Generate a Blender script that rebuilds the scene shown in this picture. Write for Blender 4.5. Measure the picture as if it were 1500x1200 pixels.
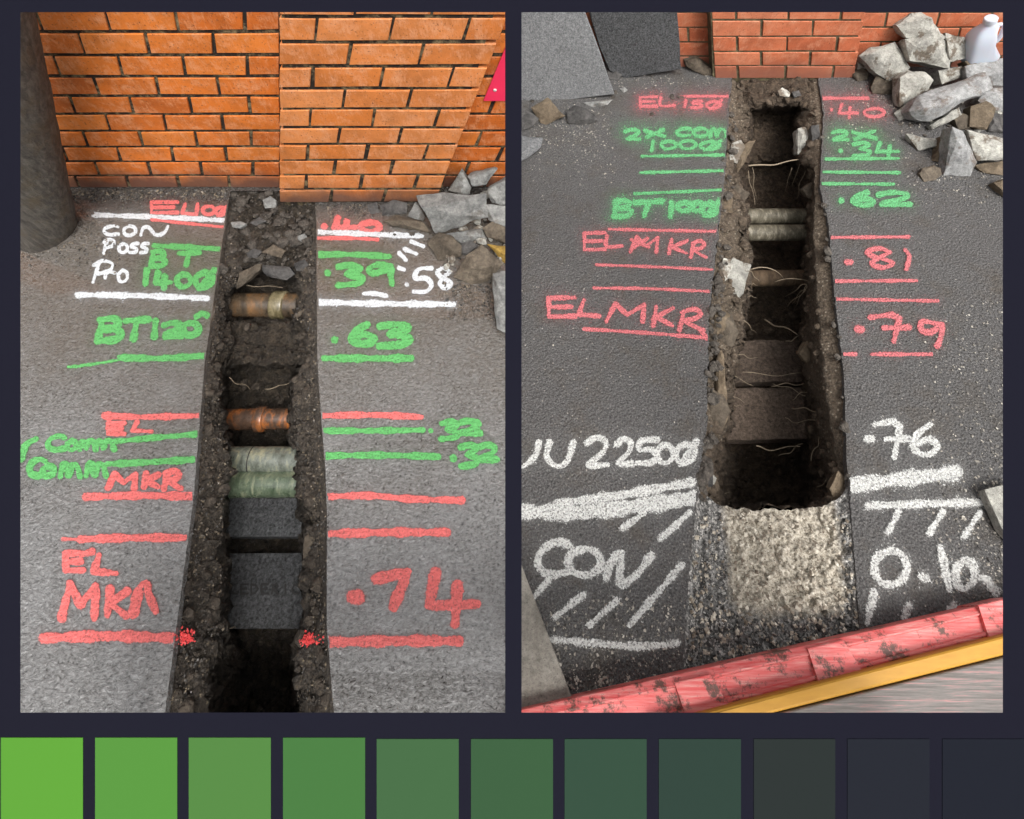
import bpy, bmesh, math, random
import numpy as np
from mathutils import Vector, Matrix, noise as mnoise

for o in list(bpy.data.objects):
    bpy.data.objects.remove(o)
scene = bpy.context.scene
COL = scene.collection

# ------------------------------------------------------------------ camera
FPX, PPX, PPY, HORIZON = 804.0, 750.0, 250.0, -700.0      # focal length / principal point in photograph pixels
PITCH = math.atan2(PPY - HORIZON, FPX)
CAMH = 1.70
cam = bpy.data.cameras.new("camera")
camo = bpy.data.objects.new("camera", cam)
COL.objects.link(camo)
cam.sensor_width = 36.0
cam.lens = FPX / 1500 * 36.0
cam.shift_y = -(600 - PPY) / 1500.0
cam.clip_start = 0.02
cam.clip_end = 200
camo.location = (0, 0, CAMH)
camo.rotation_euler = (math.pi / 2 - PITCH, 0, 0)
scene.camera = camo

# ------------------------------------------------------------------ sky, sun, exposure
SUN_EL, SUN_AZ = 62.0, 150.0        # overcast: high, soft
w = bpy.data.worlds.new("World"); scene.world = w; w.use_nodes = True
nt = w.node_tree; nt.nodes.clear()
sky = nt.nodes.new('ShaderNodeTexSky'); sky.sky_type = 'NISHITA'; sky.sun_disc = False
sky.sun_elevation = math.radians(SUN_EL); sky.sun_rotation = math.radians(SUN_AZ)
sky.dust_density = 8.0; sky.air_density = 1.0; sky.ozone_density = 0.6
hsv = nt.nodes.new('ShaderNodeHueSaturation'); hsv.inputs['Saturation'].default_value = 0.12   # cloud cover: grey, not blue
bg = nt.nodes.new('ShaderNodeBackground'); bg.inputs['Strength'].default_value = 0.13
wo = nt.nodes.new('ShaderNodeOutputWorld')
nt.links.new(sky.outputs[0], hsv.inputs['Color']); nt.links.new(hsv.outputs[0], bg.inputs['Color']); nt.links.new(bg.outputs[0], wo.inputs['Surface'])
sl = bpy.data.lights.new("sun", 'SUN'); sl.energy = 1.1; sl.angle = math.radians(25); sl.color = (1.0, 0.97, 0.93)
so = bpy.data.objects.new("sun", sl); COL.objects.link(so)
_a, _e = math.radians(SUN_AZ), math.radians(SUN_EL)
sdir = Vector((math.sin(_a) * math.cos(_e), math.cos(_a) * math.cos(_e), math.sin(_e)))
so.rotation_euler = (-sdir).to_track_quat('-Z', 'Y').to_euler(); so.location = sdir * 20
vs = scene.view_settings
vs.view_transform = 'Standard'; vs.look = 'None'; vs.exposure = 0.85; vs.gamma = 1.0; vs.use_curve_mapping = False

# ------------------------------------------------------------------ pixels to positions
ST, CT = math.sin(PITCH), math.cos(PITCH)
def ray(px, py):
    dx, dy = (px - PPX) / FPX, (py - PPY) / FPX
    return Vector((dx, CT - dy * ST, -ST - dy * CT))
def P(px, py, z=0.0):                       # point seen at a pixel, on the level z
    d = ray(px, py); t = (z - CAMH) / d.z
    return Vector((d.x * t, d.y * t, z))
def PW(px, py, Y):                          # point seen at a pixel, on an upright wall at Y
    d = ray(px, py); t = Y / d.y
    return Vector((d.x * t, Y, CAMH + d.z * t))
def S(px, py, z=0.0):                       # metres per pixel there
    return (P(px + 1, py, z) - P(px, py, z)).length

LW_Y = P(300, 275, 0).y                     # left brick wall

# ------------------------------------------------------------------ objects
def tag(o, label=None, cat=None, group=None, kind=None):
    if label: o["label"] = label
    if cat: o["category"] = cat
    if group: o["group"] = group
    if kind: o["kind"] = kind
    return o
def empty(name, loc):
    o = bpy.data.objects.new(name, None); o.empty_display_size = 0.05; COL.objects.link(o); o.location = loc
    return o
def mesh_obj(name, verts, faces, mat, parent=None, smooth=False, attrs=None, recenter=True):
    v = np.asarray([tuple(x) for x in verts] if not isinstance(verts, np.ndarray) else verts, dtype=float)
    if recenter:
        c = (v.min(0) + v.max(0)) / 2; c[2] = v[:, 2].min()
    else:
        c = np.zeros(3)
    me = bpy.data.meshes.new(name)
    me.from_pydata((v - c).tolist(), [], faces)
    if attrs:
        for k, a in attrs.items():
            at = me.attributes.new(k, 'FLOAT', 'POINT'); at.data.foreach_set('value', np.asarray(a, dtype=np.float32))
    me.materials.append(mat)
    if smooth:
        me.polygons.foreach_set('use_smooth', [True] * len(me.polygons))
    me.update()
    o = bpy.data.objects.new(name, me); COL.objects.link(o)
    o.location = Vector(c)
    if parent:
        o.parent = parent
        off = Vector((0, 0, 0)); q = parent
        while q: off += q.location; q = q.parent
        o.location = Vector(c) - off
    return o
def bm_obj(name, bm, mat, parent=None, smooth=False):
    bmesh.ops.recalc_face_normals(bm, faces=bm.faces)
    bm.verts.ensure_lookup_table(); bm.verts.index_update()
    v = np.array([tuple(x.co) for x in bm.verts]); f = [[q.index for q in p.verts] for p in bm.faces]
    bm.free()
    return mesh_obj(name, v, f, mat, parent, smooth)
def tube(pts, radii, seg=14, cap=True):
    """verts, faces of a round tube along pts"""
    pts = [Vector(p) for p in pts]
    if not hasattr(radii, '__len__'): radii = [radii] * len(pts)
    V, Fc = [], []
    up = None
    for i, p in enumerate(pts):
        d = (pts[min(i + 1, len(pts) - 1)] - pts[max(i - 1, 0)])
        if d.length < 1e-9: d = (pts[-1] - pts[0])
        d.normalize()
        if up is None: up = Vector((0, 0, 1)) if abs(d.z) < 0.9 else Vector((0, 1, 0))
        a = d.cross(up).normalized(); b = a.cross(d).normalized()
        up = b
        for k in range(seg):
            t = 2 * math.pi * k / seg
            V.append(p + (a * math.cos(t) + b * math.sin(t)) * radii[i])
    for i in range(len(pts) - 1):
        for k in range(seg):
            k2 = (k + 1) % seg
            Fc.append([i * seg + k, i * seg + k2, (i + 1) * seg + k2, (i + 1) * seg + k])
    if cap:
        Fc.append(list(range(seg))[::-1]); Fc.append([(len(pts) - 1) * seg + k for k in range(seg)])
    return V, Fc
def fbm(p, sc, oct=4):
    return mnoise.fractal(Vector(p) * sc, 1.0, 2.0, oct)

# ------------------------------------------------------------------ materials
class NB:
    def __init__(s, name):
        s.m = bpy.data.materials.new(name); s.m.use_nodes = True
        s.t = s.m.node_tree; s.t.nodes.clear()
        s.out = s.t.nodes.new('ShaderNodeOutputMaterial')
        s.b = s.t.nodes.new('ShaderNodeBsdfPrincipled')
        s.t.links.new(s.b.outputs[0], s.out.inputs['Surface'])
        s.pos = s.t.nodes.new('ShaderNodeNewGeometry').outputs['Position']
    def n(s, typ, **kw):
        x = s.t.nodes.new(typ)
        for k, v in kw.items(): setattr(x, k, v)
        return x
    def L(s, a, b): s.t.links.new(a, b)
    def noise(s, scale, detail=4, rough=0.55, vec=None, dist=0.0):
        x = s.n('ShaderNodeTexNoise'); x.inputs['Scale'].default_value = scale; x.inputs['Detail'].default_value = detail
        x.inputs['Roughness'].default_value = rough; x.inputs['Distortion'].default_value = dist
        s.L(vec or s.pos, x.inputs['Vector']); return x.outputs['Fac']
    def voro(s, scale, feature='F1', vec=None, out='Distance', rnd=1.0):
        x = s.n('ShaderNodeTexVoronoi', feature=feature); x.inputs['Scale'].default_value = scale
        x.inputs['Randomness'].default_value = rnd
        s.L(vec or s.pos, x.inputs['Vector']); return x.outputs[out]
    def map(s, sc, loc=(0, 0, 0), rot=(0, 0, 0)):
        x = s.n('ShaderNodeMapping'); x.inputs['Scale'].default_value = sc; x.inputs['Location'].default_value = loc
        x.inputs['Rotation'].default_value = rot
        s.L(s.pos, x.inputs['Vector']); return x.outputs[0]
    def ramp(s, fac, stops, interp='LINEAR'):
        x = s.n('ShaderNodeValToRGB'); x.color_ramp.interpolation = interp
        el = x.color_ramp.elements
        while len(el) < len(stops): el.new(0.5)
        for e, (p, c) in zip(el, stops):
            e.position = p; e.color = (c, c, c, 1) if not hasattr(c, '__len__') else (*c, 1)
        s.L(fac, x.inputs[0]); return x.outputs[0]
    def mix(s, fac, a, b, mode='MIX'):
        x = s.n('ShaderNodeMix', data_type='RGBA', blend_type=mode)
        for sock, v in ((x.inputs['Factor'], fac), (x.inputs['A'], a), (x.inputs['B'], b)):
            if hasattr(v, 'is_linked') or hasattr(v, 'links'): s.L(v, sock)
            elif hasattr(v, '__len__'): sock.default_value = (*v, 1)
            else:
                try: sock.default_value = v
                except Exception: sock.default_value = (v, v, v, 1)
        return x.outputs['Result']
    def math(s, op, a, b=None, clamp=False):
        x = s.n('ShaderNodeMath', operation=op); x.use_clamp = clamp
        for i, v in enumerate((a, b)):
            if v is None: continue
            if hasattr(v, 'links'): s.L(v, x.inputs[i])
            else: x.inputs[i].default_value = v
        return x.outputs[0]
    def attr(s, name):
        x = s.n('ShaderNodeAttribute', attribute_name=name); return x.outputs['Fac']
    def rnd(s): return s.n('ShaderNodeObjectInfo').outputs['Random']
    def bump(s, h, strength=0.5, dist=0.002, prev=None):
        x = s.n('ShaderNodeBump'); x.inputs['Strength'].default_value = strength; x.inputs['Distance'].default_value = dist
        s.L(h, x.inputs['Height'])
        if prev: s.L(prev, x.inputs['Normal'])
        return x.outputs[0]
    def fin(s, col=None, rough=None, nrm=None, spec=None, metal=None):
        def put(sock, v):
            if v is None: return
            if hasattr(v, 'links'): s.L(v, sock)
            elif hasattr(v, '__len__'): sock.default_value = (*v, 1)
            else: sock.default_value = v
        put(s.b.inputs['Base Color'], col); put(s.b.inputs['Roughness'], rough); put(s.b.inputs['Normal'], nrm)
        put(s.b.inputs['Specular IOR Level'], spec); put(s.b.inputs['Metallic'], metal)
        return s.m
def srgb(r, g, b):
    f = lambda c: ((c / 255 + 0.055) / 1.055) ** 2.4 if c > 10 else c / 255 / 12.92
    return (f(r), f(g), f(b))

def asphalt_height(k, wet):
    """surface relief shared by the paving and the paint lying on it"""
    if wet:
        wv = k.map((1, 1.6, 1), rot=(0, 0, 0.35))
        a = k.noise(85, 5, 0.66, wv, 1.1)
        b = k.voro(125, 'SMOOTH_F1')
        return k.math('ADD', k.math('MULTIPLY', a, 1.2), k.math('MULTIPLY', b, 0.4))
    a = k.voro(150); b = k.noise(200, 4, 0.75)
    return k.math('ADD', k.math('MULTIPLY', a, 0.9), k.math('MULTIPLY', b, 0.9))

def mat_wet_asphalt():
    k = NB("wet_asphalt")
    h = asphalt_height(k, True)
    base = k.ramp(k.math('MULTIPLY', h, 0.72), [(0.36, (0.018, 0.016, 0.015)), (0.44, (0.105, 0.101, 0.096)), (0.54, (0.175, 0.171, 0.165)), (0.74, (0.26, 0.257, 0.252))])  # crease shade put into the colour by height, so the surface reads as relief
    pale = k.ramp(k.noise(4.0, 5, 0.6), [(0.40, 0.0), (0.68, 1.0)])
    base = k.mix(k.math('MULTIPLY', pale, 0.35), base, (0.34, 0.342, 0.345))
    # brown mud film towards the wall, in tongues
    sep = k.n('ShaderNodeSeparateXYZ'); k.L(k.pos, sep.inputs[0])
    yy = k.math('ADD', sep.outputs['Y'], k.math('MULTIPLY', k.math('SUBTRACT', k.noise(3.0, 6, 0.65), 0.5), 0.9))
    mud = k.ramp(yy, [(0.22, 0.0), (0.80, 0.9)])
    base = k.mix(k.math('MULTIPLY', mud, k.ramp(k.noise(60, 5, 0.7), [(0.3, 0.5), (0.7, 0.95)])), base, (0.098, 0.073, 0.047))
    dirt = k.ramp(k.noise(26, 6, 0.75), [(0.60, 0.0), (0.72, 0.6)])
    base = k.mix(dirt, base, (0.07, 0.058, 0.044))
    foot = k.ramp(k.math('ADD', sep.outputs['Y'], k.math('MULTIPLY', k.math('SUBTRACT', k.noise(14, 6, 0.7), 0.5), 0.22)), [(LW_Y - 0.16, 0.0), (LW_Y - 0.06, 0.85)]) if LW_Y < 1.0 else k.ramp(k.math('SUBTRACT', k.math('ADD', sep.outputs['Y'], k.math('MULTIPLY', k.math('SUBTRACT', k.noise(14, 6, 0.7), 0.5), 0.22)), LW_Y - 0.5), [(0.34, 0.0), (0.44, 0.85)])
    base = k.mix(foot, base, k.ramp(k.noise(110, 5, 0.8), [(0.35, (0.012, 0.011, 0.01)), (0.6, (0.07, 0.062, 0.055)), (0.72, (0.25, 0.23, 0.2))]))
    rough = k.ramp(k.noise(7, 5, 0.6), [(0.3, 0.10), (0.7, 0.28)])
    k.b.inputs['Coat Weight'].default_value = 1.0; k.b.inputs['Coat Roughness'].default_value = 0.08      # film of rain water
    return k.fin(base, rough, k.bump(h, 1.0, 0.011), 1.0)

def mat_dry_asphalt():
    k = NB("dry_asphalt")
    h = asphalt_height(k, False)
    base = k.ramp(k.noise(210, 5, 0.82), [(0.36, (0.018, 0.017, 0.017)), (0.50, (0.092, 0.088, 0.086)), (0.60, (0.175, 0.168, 0.162)), (0.74, (0.31, 0.30, 0.285))])
    chip = k.ramp(k.voro(140, out='Color'), [(0.84, 0.0), (0.93, 1.0)], 'LINEAR')
    spot = k.ramp(k.voro(140), [(0.26, 1.0), (0.40, 0.0)])
    base = k.mix(k.math('MULTIPLY', k.math('MULTIPLY', chip, spot), 0.85), base, (0.48, 0.44, 0.39))
    chip2 = k.ramp(k.voro(100, out='Color'), [(0.80, 0.0), (0.9, 1.0)], 'LINEAR')
    spot2 = k.ramp(k.voro(100), [(0.26, 1.0), (0.42, 0.0)])
    base = k.mix(k.math('MULTIPLY', k.math('MULTIPLY', chip2, spot2), 0.8), base, (0.022, 0.021, 0.021))
    big = k.ramp(k.noise(5, 6, 0.62), [(0.36, 0.0), (0.66, 1.0)])
    base = k.mix(k.math('MULTIPLY', big, 0.35), base, (0.08, 0.077, 0.075))
    br = k.ramp(k.noise(7, 7, 0.7), [(0.50, 0.0), (0.68, 0.6)])
    base = k.mix(br, base, k.ramp(k.noise(120, 5, 0.8), [(0.35, (0.02, 0.017, 0.013)), (0.6, (0.12, 0.098, 0.075))]))
    rough = k.ramp(k.noise(16, 4), [(0.3, 0.52), (0.7, 0.75)])
    return k.fin(base, rough, k.bump(h, 1.0, 0.009), 0.45)

def mat_paint(name, col, wet):
    k = NB(name)
    h = asphalt_height(k, wet)
    d = k.attr('dens')
    pits = k.noise(150 if wet else 200, 4, 0.75)
    pits2 = k.noise(40, 4, 0.7)
    e = k.math('ADD', d, k.math('MULTIPLY', k.math('SUBTRACT', pits, 0.5), 1.5 if wet else 2.6))
    e = k.math('ADD', e, k.math('MULTIPLY', k.math('SUBTRACT', pits2, 0.5), 0.7))
    hard = k.ramp(e, [(0.44, 0.0), (0.66, 0.96)])
    mist = k.math('MULTIPLY', k.math('POWER', d, 1.4), k.ramp(k.noise(240, 3, 0.8), [(0.46, 0.03), (0.60, 0.85)]))
    bare = k.ramp(k.noise(190, 4, 0.8), [(0.36, 0.30), (0.47, 1.0)]) if wet else k.ramp(k.noise(210, 5, 0.82), [(0.40, 0.10), (0.52, 1.0)])
    al = k.math('MAXIMUM', k.math('MULTIPLY', hard, bare), mist, True)
    var = k.ramp(k.noise(120, 4, 0.7), [(0.3, 0.78), (0.7, 1.0)])
    c = k.mix(1.0, col, var, 'MULTIPLY')
    k.L(al, k.b.inputs['Alpha'])
    return k.fin(c, 0.5, k.bump(h, 0.9, 0.008), 0.35)

def mat_brick(name, cols, pale, mort_stain=0.25, dark=None):
    k = NB(name)
    r = k.rnd()
    base = k.ramp(r, [(0.0, cols[0]), (0.5, cols[1]), (1.0, cols[2])])
    st = k.noise(1.0, 5, 0.62, k.map((210, 210, 34), rot=(0, 0.04, 0)), 0.8)
    bl = k.noise(20, 6, 0.72, dist=0.4)
    f = k.ramp(k.math('ADD', k.math('MULTIPLY', st, 0.34), k.math('MULTIPLY', bl, 0.70)), [(0.50, 0.0), (0.66, 1.0)])
    base = k.mix(1.0, base, k.ramp(k.noise(8, 5, 0.7), [(0.35, 0.72), (0.6, 1.05)]), 'MULTIPLY')
    base = k.mix(k.math('MULTIPLY', f, 0.80), base, pale)
    sp = k.ramp(k.noise(150, 3, 0.6), [(0.60, 0.0), (0.70, 0.8)])
    base = k.mix(sp, base, (0.10, 0.035, 0.015))
    sep = k.n('ShaderNodeSeparateXYZ'); k.L(k.pos, sep.inputs[0])
    lowz = k.math('ADD', sep.outputs['Z'], k.math('MULTIPLY', k.math('SUBTRACT', k.noise(9, 4), 0.5), 0.14))
    splash = k.ramp(lowz, [(0.025, 0.85), (0.12, 0.0)])
    base = k.mix(splash, base, dark or (0.085, 0.05, 0.04))
    h = k.math('ADD', k.noise(160, 4, 0.7), k.math('MULTIPLY', st, 0.6))
    return k.fin(base, 0.62, k.bump(h, 0.45, 0.0025), 0.35)

def mat_mortar(name, c1, c2):
    k = NB(name)
    base = k.ramp(k.noise(24, 6, 0.75), [(0.48, c1), (0.68, c2)])
    return k.fin(base, 0.9, k.bump(k.noise(260, 4, 0.8), 0.8, 0.004), 0.2)

def mat_stone(name, c1, c2, speck=(0.05, 0.045, 0.04), dirt=None, dfac=0.5, sc=1.0):
    k = NB(name)
    base = k.ramp(k.noise(24 * sc, 6, 0.68, dist=0.6), [(0.34, c1), (0.66, c2)])
    base = k.mix(k.ramp(k.noise(230, 3, 0.7), [(0.56, 0.0), (0.70, 0.55)]), base, speck)
    if dirt:
        base = k.mix(k.ramp(k.math('ADD', k.noise(11, 6, 0.7), k.math('MULTIPLY', k.rnd(), 0.12)), [(0.58, 0.0), (0.64, dfac)]), base, dirt)
    var = k.ramp(k.rnd(), [(0, 0.8), (1, 1.12)])
    base = k.mix(1.0, base, var, 'MULTIPLY')
    base = k.mix(1.0, base, k.ramp(k.noise(75, 6, 0.8), [(0.32, 0.55), (0.62, 1.05)]), 'MULTIPLY')
    h = k.math('ADD', k.noise(60, 7, 0.8), k.math('MULTIPLY', k.noise(200, 3, 0.7), 0.4))
    return k.fin(base, 0.75, k.bump(h, 0.9, 0.009), 0.3)

def mat_soil(name, c1, c2, c3, peb=(0.16, 0.13, 0.10), pebf=0.7, rough=0.7, light=None):
    k = NB(name)
    def stones(sc, lo, hi):
        return k.math('MULTIPLY', k.ramp(k.voro(sc, out='Color'), [(lo, 0.0), (hi, 1.0)]), k.ramp(k.voro(sc), [(0.25, 1.0), (0.40, 0.0)]))
    base = k.ramp(k.noise(45, 8, 0.78, dist=0.5), [(0.32, c1), (0.50, c2), (0.70, c3)])
    base = k.mix(k.math('MULTIPLY', stones(130, 0.70, 0.85), pebf), base, peb)
    if light:     # broken surfacing at the rim, clay below: follows the layer attribute
        lay = k.math('ADD', k.attr('layer'), k.math('MULTIPLY', k.math('SUBTRACT', k.noise(28, 6, 0.75), 0.5), 0.8))
        top = k.ramp(k.noise(85, 7, 0.82), [(0.34, light[0]), (0.52, light[1]), (0.72, light[2])])
        top = k.mix(k.math('MULTIPLY', stones(110, 0.62, 0.8), 0.75), top, light[3])
        base = k.mix(k.ramp(lay, [(0.35, 0.0), (0.65, 1.0)]), base, top)
    h = k.math('ADD', k.noise(50, 8, 0.82), k.math('MULTIPLY', k.voro(120), -0.4))
    return k.fin(base, rough, k.bump(h, 1.0, 0.02), 0.4)

def mat_plain(name, col, rough=0.5, spec=0.4, var=0.0, vs_=30, bumpd=0.0):
    k = NB(name)
    c = col
    if var:
        c = k.mix(1.0, col, k.ramp(k.noise(vs_, 5, 0.65), [(0.3, 1 - var), (0.7, 1.0)]), 'MULTIPLY')
    n = k.bump(k.noise(200, 4, 0.7), 0.4, bumpd) if bumpd else None
    return k.fin(c, rough, n, spec)

def mat_pipe(name, cols, rough=0.16, scale=14, spec=0.7):
    k = NB(name)
    st = k.map((2.2, 1, 1))
    base = k.ramp(k.noise(scale, 6, 0.7, st, 0.5), [(0.30, cols[0]), (0.5, cols[1]), (0.68, cols[2])])
    base = k.mix(k.ramp(k.noise(180, 4, 0.75), [(0.58, 0.0), (0.68, 0.75)]), base, (0.02, 0.016, 0.012))
    return k.fin(base, k.ramp(k.noise(40, 4), [(0.3, rough), (0.7, rough + 0.25)]), k.bump(k.noise(150, 4, 0.7), 0.4, 0.002), spec)

M = {}
M['wet'] = mat_wet_asphalt(); M['dry'] = mat_dry_asphalt()
RED, GRN, WHT = (0.80, 0.17, 0.16), (0.125, 0.46, 0.135), (0.72, 0.75, 0.78)
M['pr0'] = mat_paint('red_spray_wet', RED, True); M['pg0'] = mat_paint('green_spray_wet', GRN, True); M['pw0'] = mat_paint('white_spray_wet', WHT, True)
M['pr1'] = mat_paint('red_spray_dry', (0.76, 0.20, 0.215), False); M['pg1'] = mat_paint('green_spray_dry', (0.16, 0.54, 0.22), False); M['pw1'] = mat_paint('white_spray_dry', (0.74, 0.74, 0.71), False)
M['brick0'] = mat_brick('orange_brick', ((0.43, 0.098, 0.012), (0.53, 0.132, 0.016), (0.60, 0.170, 0.026)), (0.60, 0.27, 0.13))
M['brick0p'] = mat_brick('pale_orange_brick', ((0.50, 0.150, 0.032), (0.58, 0.205, 0.062), (0.52, 0.150, 0.026)), (0.62, 0.29, 0.15))
M['brick1'] = mat_brick('red_brick', ((0.40, 0.10, 0.042), (0.48, 0.135, 0.060), (0.53, 0.175, 0.088)), (0.54, 0.24, 0.14), dark=(0.22, 0.085, 0.055))
M['mort0'] = mat_mortar('dark_mortar', (0.024, 0.019, 0.015), (0.26, 0.20, 0.11))
M['mort1'] = mat_mortar('mossy_mortar', (0.09, 0.075, 0.045), (0.22, 0.19, 0.11))
M['slate'] = mat_stone('grey_stone', (0.17, 0.17, 0.165), (0.36, 0.36, 0.34), dirt=(0.11, 0.085, 0.06), dfac=0.45)
M['darkrock'] = mat_stone('dark_broken_asphalt', (0.045, 0.043, 0.042), (0.14, 0.132, 0.125))
M['brownrock'] = mat_stone('brown_muddy_stone', (0.065, 0.051, 0.037), (0.175, 0.142, 0.105))
M['pale'] = mat_stone('pale_stone', (0.30, 0.29, 0.26), (0.58, 0.565, 0.50), dirt=(0.13, 0.095, 0.065), dfac=0.85)
M['grey'] = mat_stone('grey_kerb_stone', (0.24, 0.24, 0.237), (0.45, 0.45, 0.44), dirt=(0.17, 0.125, 0.095), dfac=0.7)
M['tan'] = mat_stone('tan_stone', (0.12, 0.088, 0.056), (0.24, 0.185, 0.125))
M['ochre'] = mat_stone('ochre_stone', (0.25, 0.15, 0.03), (0.40, 0.26, 0.06))
M['slab1'] = mat_stone('worn_asphalt_face', (0.10, 0.102, 0.104), (0.26, 0.262, 0.264), sc=7, speck=(0.03, 0.03, 0.03))
M['slab2'] = mat_stone('dark_asphalt_face', (0.012, 0.012, 0.013), (0.135, 0.137, 0.14), speck=(0.008, 0.008, 0.008), sc=7)
M['soil0'] = mat_soil('wet_dark_soil', (0.012, 0.010, 0.008), (0.045, 0.036, 0.027), (0.125, 0.098, 0.07), light=((0.016, 0.013, 0.011), (0.075, 0.062, 0.05), (0.20, 0.165, 0.125), (0.30, 0.24, 0.16)), rough=0.45)
M['soil1'] = mat_soil('brown_soil', (0.022, 0.015, 0.010), (0.075, 0.052, 0.034), (0.17, 0.122, 0.08), light=((0.03, 0.023, 0.016), (0.13, 0.098, 0.068), (0.28, 0.225, 0.165), (0.42, 0.36, 0.28)), rough=0.8)
M['root'] = mat_plain('root_fibre', (0.30, 0.24, 0.17), 0.8, 0.2, 0.4)
M['pipe_tan'] = mat_pipe('glazed_tan_pipe', ((0.022, 0.017, 0.012), (0.085, 0.06, 0.038), (0.20, 0.105, 0.045)))
M['collar_tan'] = mat_pipe('glazed_pale_collar', ((0.05, 0.045, 0.02), (0.14, 0.115, 0.062), (0.30, 0.25, 0.15)))
M['pipe_rust'] = mat_pipe('rusty_pipe', ((0.022, 0.015, 0.011), (0.085, 0.05, 0.033), (0.40, 0.125, 0.025)), 0.16)
M['pipe_grey'] = mat_pipe('grey_green_pipe', ((0.045, 0.05, 0.032), (0.14, 0.155, 0.13), (0.29, 0.28, 0.18)), 0.16, 22)
M['pipe_green'] = mat_pipe('mossy_green_pipe', ((0.030, 0.048, 0.025), (0.10, 0.13, 0.085), (0.27, 0.28, 0.18)), 0.16, 22)
M['pipe_clay'] = mat_pipe('dirty_clay_pipe', ((0.045, 0.038, 0.027), (0.10, 0.088, 0.062), (0.24, 0.215, 0.165)), 0.5, 26, 0.3)
M['pipe_mud'] = mat_pipe('muddy_pipe', ((0.035, 0.024, 0.015), (0.075, 0.052, 0.033), (0.13, 0.09, 0.058)), 0.7, 20, 0.2)
M['tile_dark'] = mat_stone('wet_dark_tile', (0.022, 0.022, 0.022), (0.16, 0.163, 0.168), speck=(0.014, 0.012, 0.01), sc=5)
M['tile_brown'] = mat_stone('soil_covered_tile', (0.04, 0.028, 0.02), (0.15, 0.112, 0.085), speck=(0.20, 0.15, 0.12), sc=4)
M['ink'] = mat_plain('dark_impressed_lettering', (0.030, 0.029, 0.028), 0.7, 0.2)

# ------------------------------------------------------------------ site outlines (photograph pixels)
LP_Y = P(520, 298, 0).y            # its pillar stands forward of it
RP_Y = P(1150, 114, 0).y           # right pillar
RW_Y = P(1150, 98, 0).y            # wall behind it
def interp(py, knots):
    k = np.array(knots, float); return np.interp(py, k[:, 0], k[:, 1])

L_RIM_L = [(278, 338), (288, 336), (400, 319), (530, 300), (735, 283), (770, 278), (1043, 242), (1080, 237)]
L_RIM_R = [(278, 461), (318, 463), (530, 465), (607, 470), (693, 477), (758, 479), (919, 478.5), (1043, 489), (1080, 492)]
R_RIM_L = [(104, 1074), (112, 1073), (155, 1068), (220, 1065), (296, 1057), (350, 1051), (471, 1039), (547, 1037), (636, 1034), (675, 1027), (745, 1020), (820, 1012), (900, 1006), (1010, 998), (1080, 995)]
R_RIM_R = [(104, 1198), (116, 1198.5), (166, 1206), (275, 1201), (318, 1211.5), (330, 1213.7), (438, 1223), (547, 1236), (582, 1237.5), (668, 1240), (745, 1246), (820, 1252), (900, 1258), (1010, 1266), (1080, 1272)]

def jag(py, seed, amp):
    return amp * (mnoise.noise(Vector((py * 0.11, seed, 0))) + 0.6 * mnoise.noise(Vector((py * 0.33, seed + 9, 0))))
def rim_world(knots, seed, amp, y0, y1, step=4):
    pts = []
    for py in np.arange(y0, y1 + 0.1, step):
        pts.append(P(interp(py, knots) + jag(py, seed, amp), py, 0))
    return pts

def pavement(name, label, mat, rimL, rimR, y0, y1, xo0, xo1, Yfar, Ynear, seeds, amp):
    """paving sheet with the slot left open: flank strips plus sheets beyond both ends"""
    A = rim_world(rimL, seeds[0], amp, y0, y1); B = rim_world(rimR, seeds[1], amp * 0.4, y0, y1)
    V, Fc = [], []
    n = len(A)
    for (rim, xo) in ((A, xo0), (B, xo1)):
        b = len(V)
        rows = [(rim[0].x, Yfar)] + [(p.x, p.y) for p in rim] + [(rim[-1].x, Ynear)]
        for (x, y) in rows:
            for s in (0.0, 0.9, 0.97, 1.0):
                V.append((xo + (x - xo) * s, y, 0.0))
        for i in range(len(rows) - 1):
            for j in range(3):
                Fc.append([b + i * 4 + j, b + i * 4 + j + 1, b + (i + 1) * 4 + j + 1, b + (i + 1) * 4 + j])
    for (i, Ye) in ((0, Yfar), (n - 1, Ynear)):
        b = len(V)
        V += [(A[i].x, A[i].y, 0), (B[i].x, B[i].y, 0), (B[i].x, Ye, 0), (A[i].x, Ye, 0)]
        Fc.append([b, b + 1, b + 2, b + 3])
    # a cut slab edge 6 cm deep under the rim, so the sheet reads as a surfacing layer
    for rim in (A, B):
        b = len(V)
        for p in rim: V += [(p.x, p.y, 0.0), (p.x, p.y, -0.022)]
        for i in range(len(rim) - 1): Fc.append([b + 2 * i, b + 2 * i + 1, b + 2 * i + 3, b + 2 * i + 2])
    bm = bmesh.new()
    vs_ = [bm.verts.new(v) for v in V]
    for f in Fc:
        fa = bm.faces.new([vs_[i] for i in f])
    bmesh.ops.remove_doubles(bm, verts=bm.verts, dist=1e-6)
    for f in bm.faces:
        f.normal_update()
        if f.normal.z < -0.5: f.normal_flip()
    bm.verts.index_update()
    o = mesh_obj(name, np.array([tuple(v.co) for v in bm.verts]), [[q.index for q in f.verts] for f in bm.faces], mat, recenter=False)
    bm.free()
    return tag(o, label, 'paving', kind='structure')
pavement('pavement', 'wet grey asphalt footway beside the orange brick wall', M['wet'], L_RIM_L, L_RIM_R, 280, 1078, -20, -0.002, 20, -20, (1.3, 5.1), 0.6)
pavement('pavement', 'dry grey asphalt footway in front of the rubble heap', M['dry'], R_RIM_L, R_RIM_R, 106, 1078, 0.002, 20, 20, -20, (11.3, 15.1), 3.2)

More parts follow.
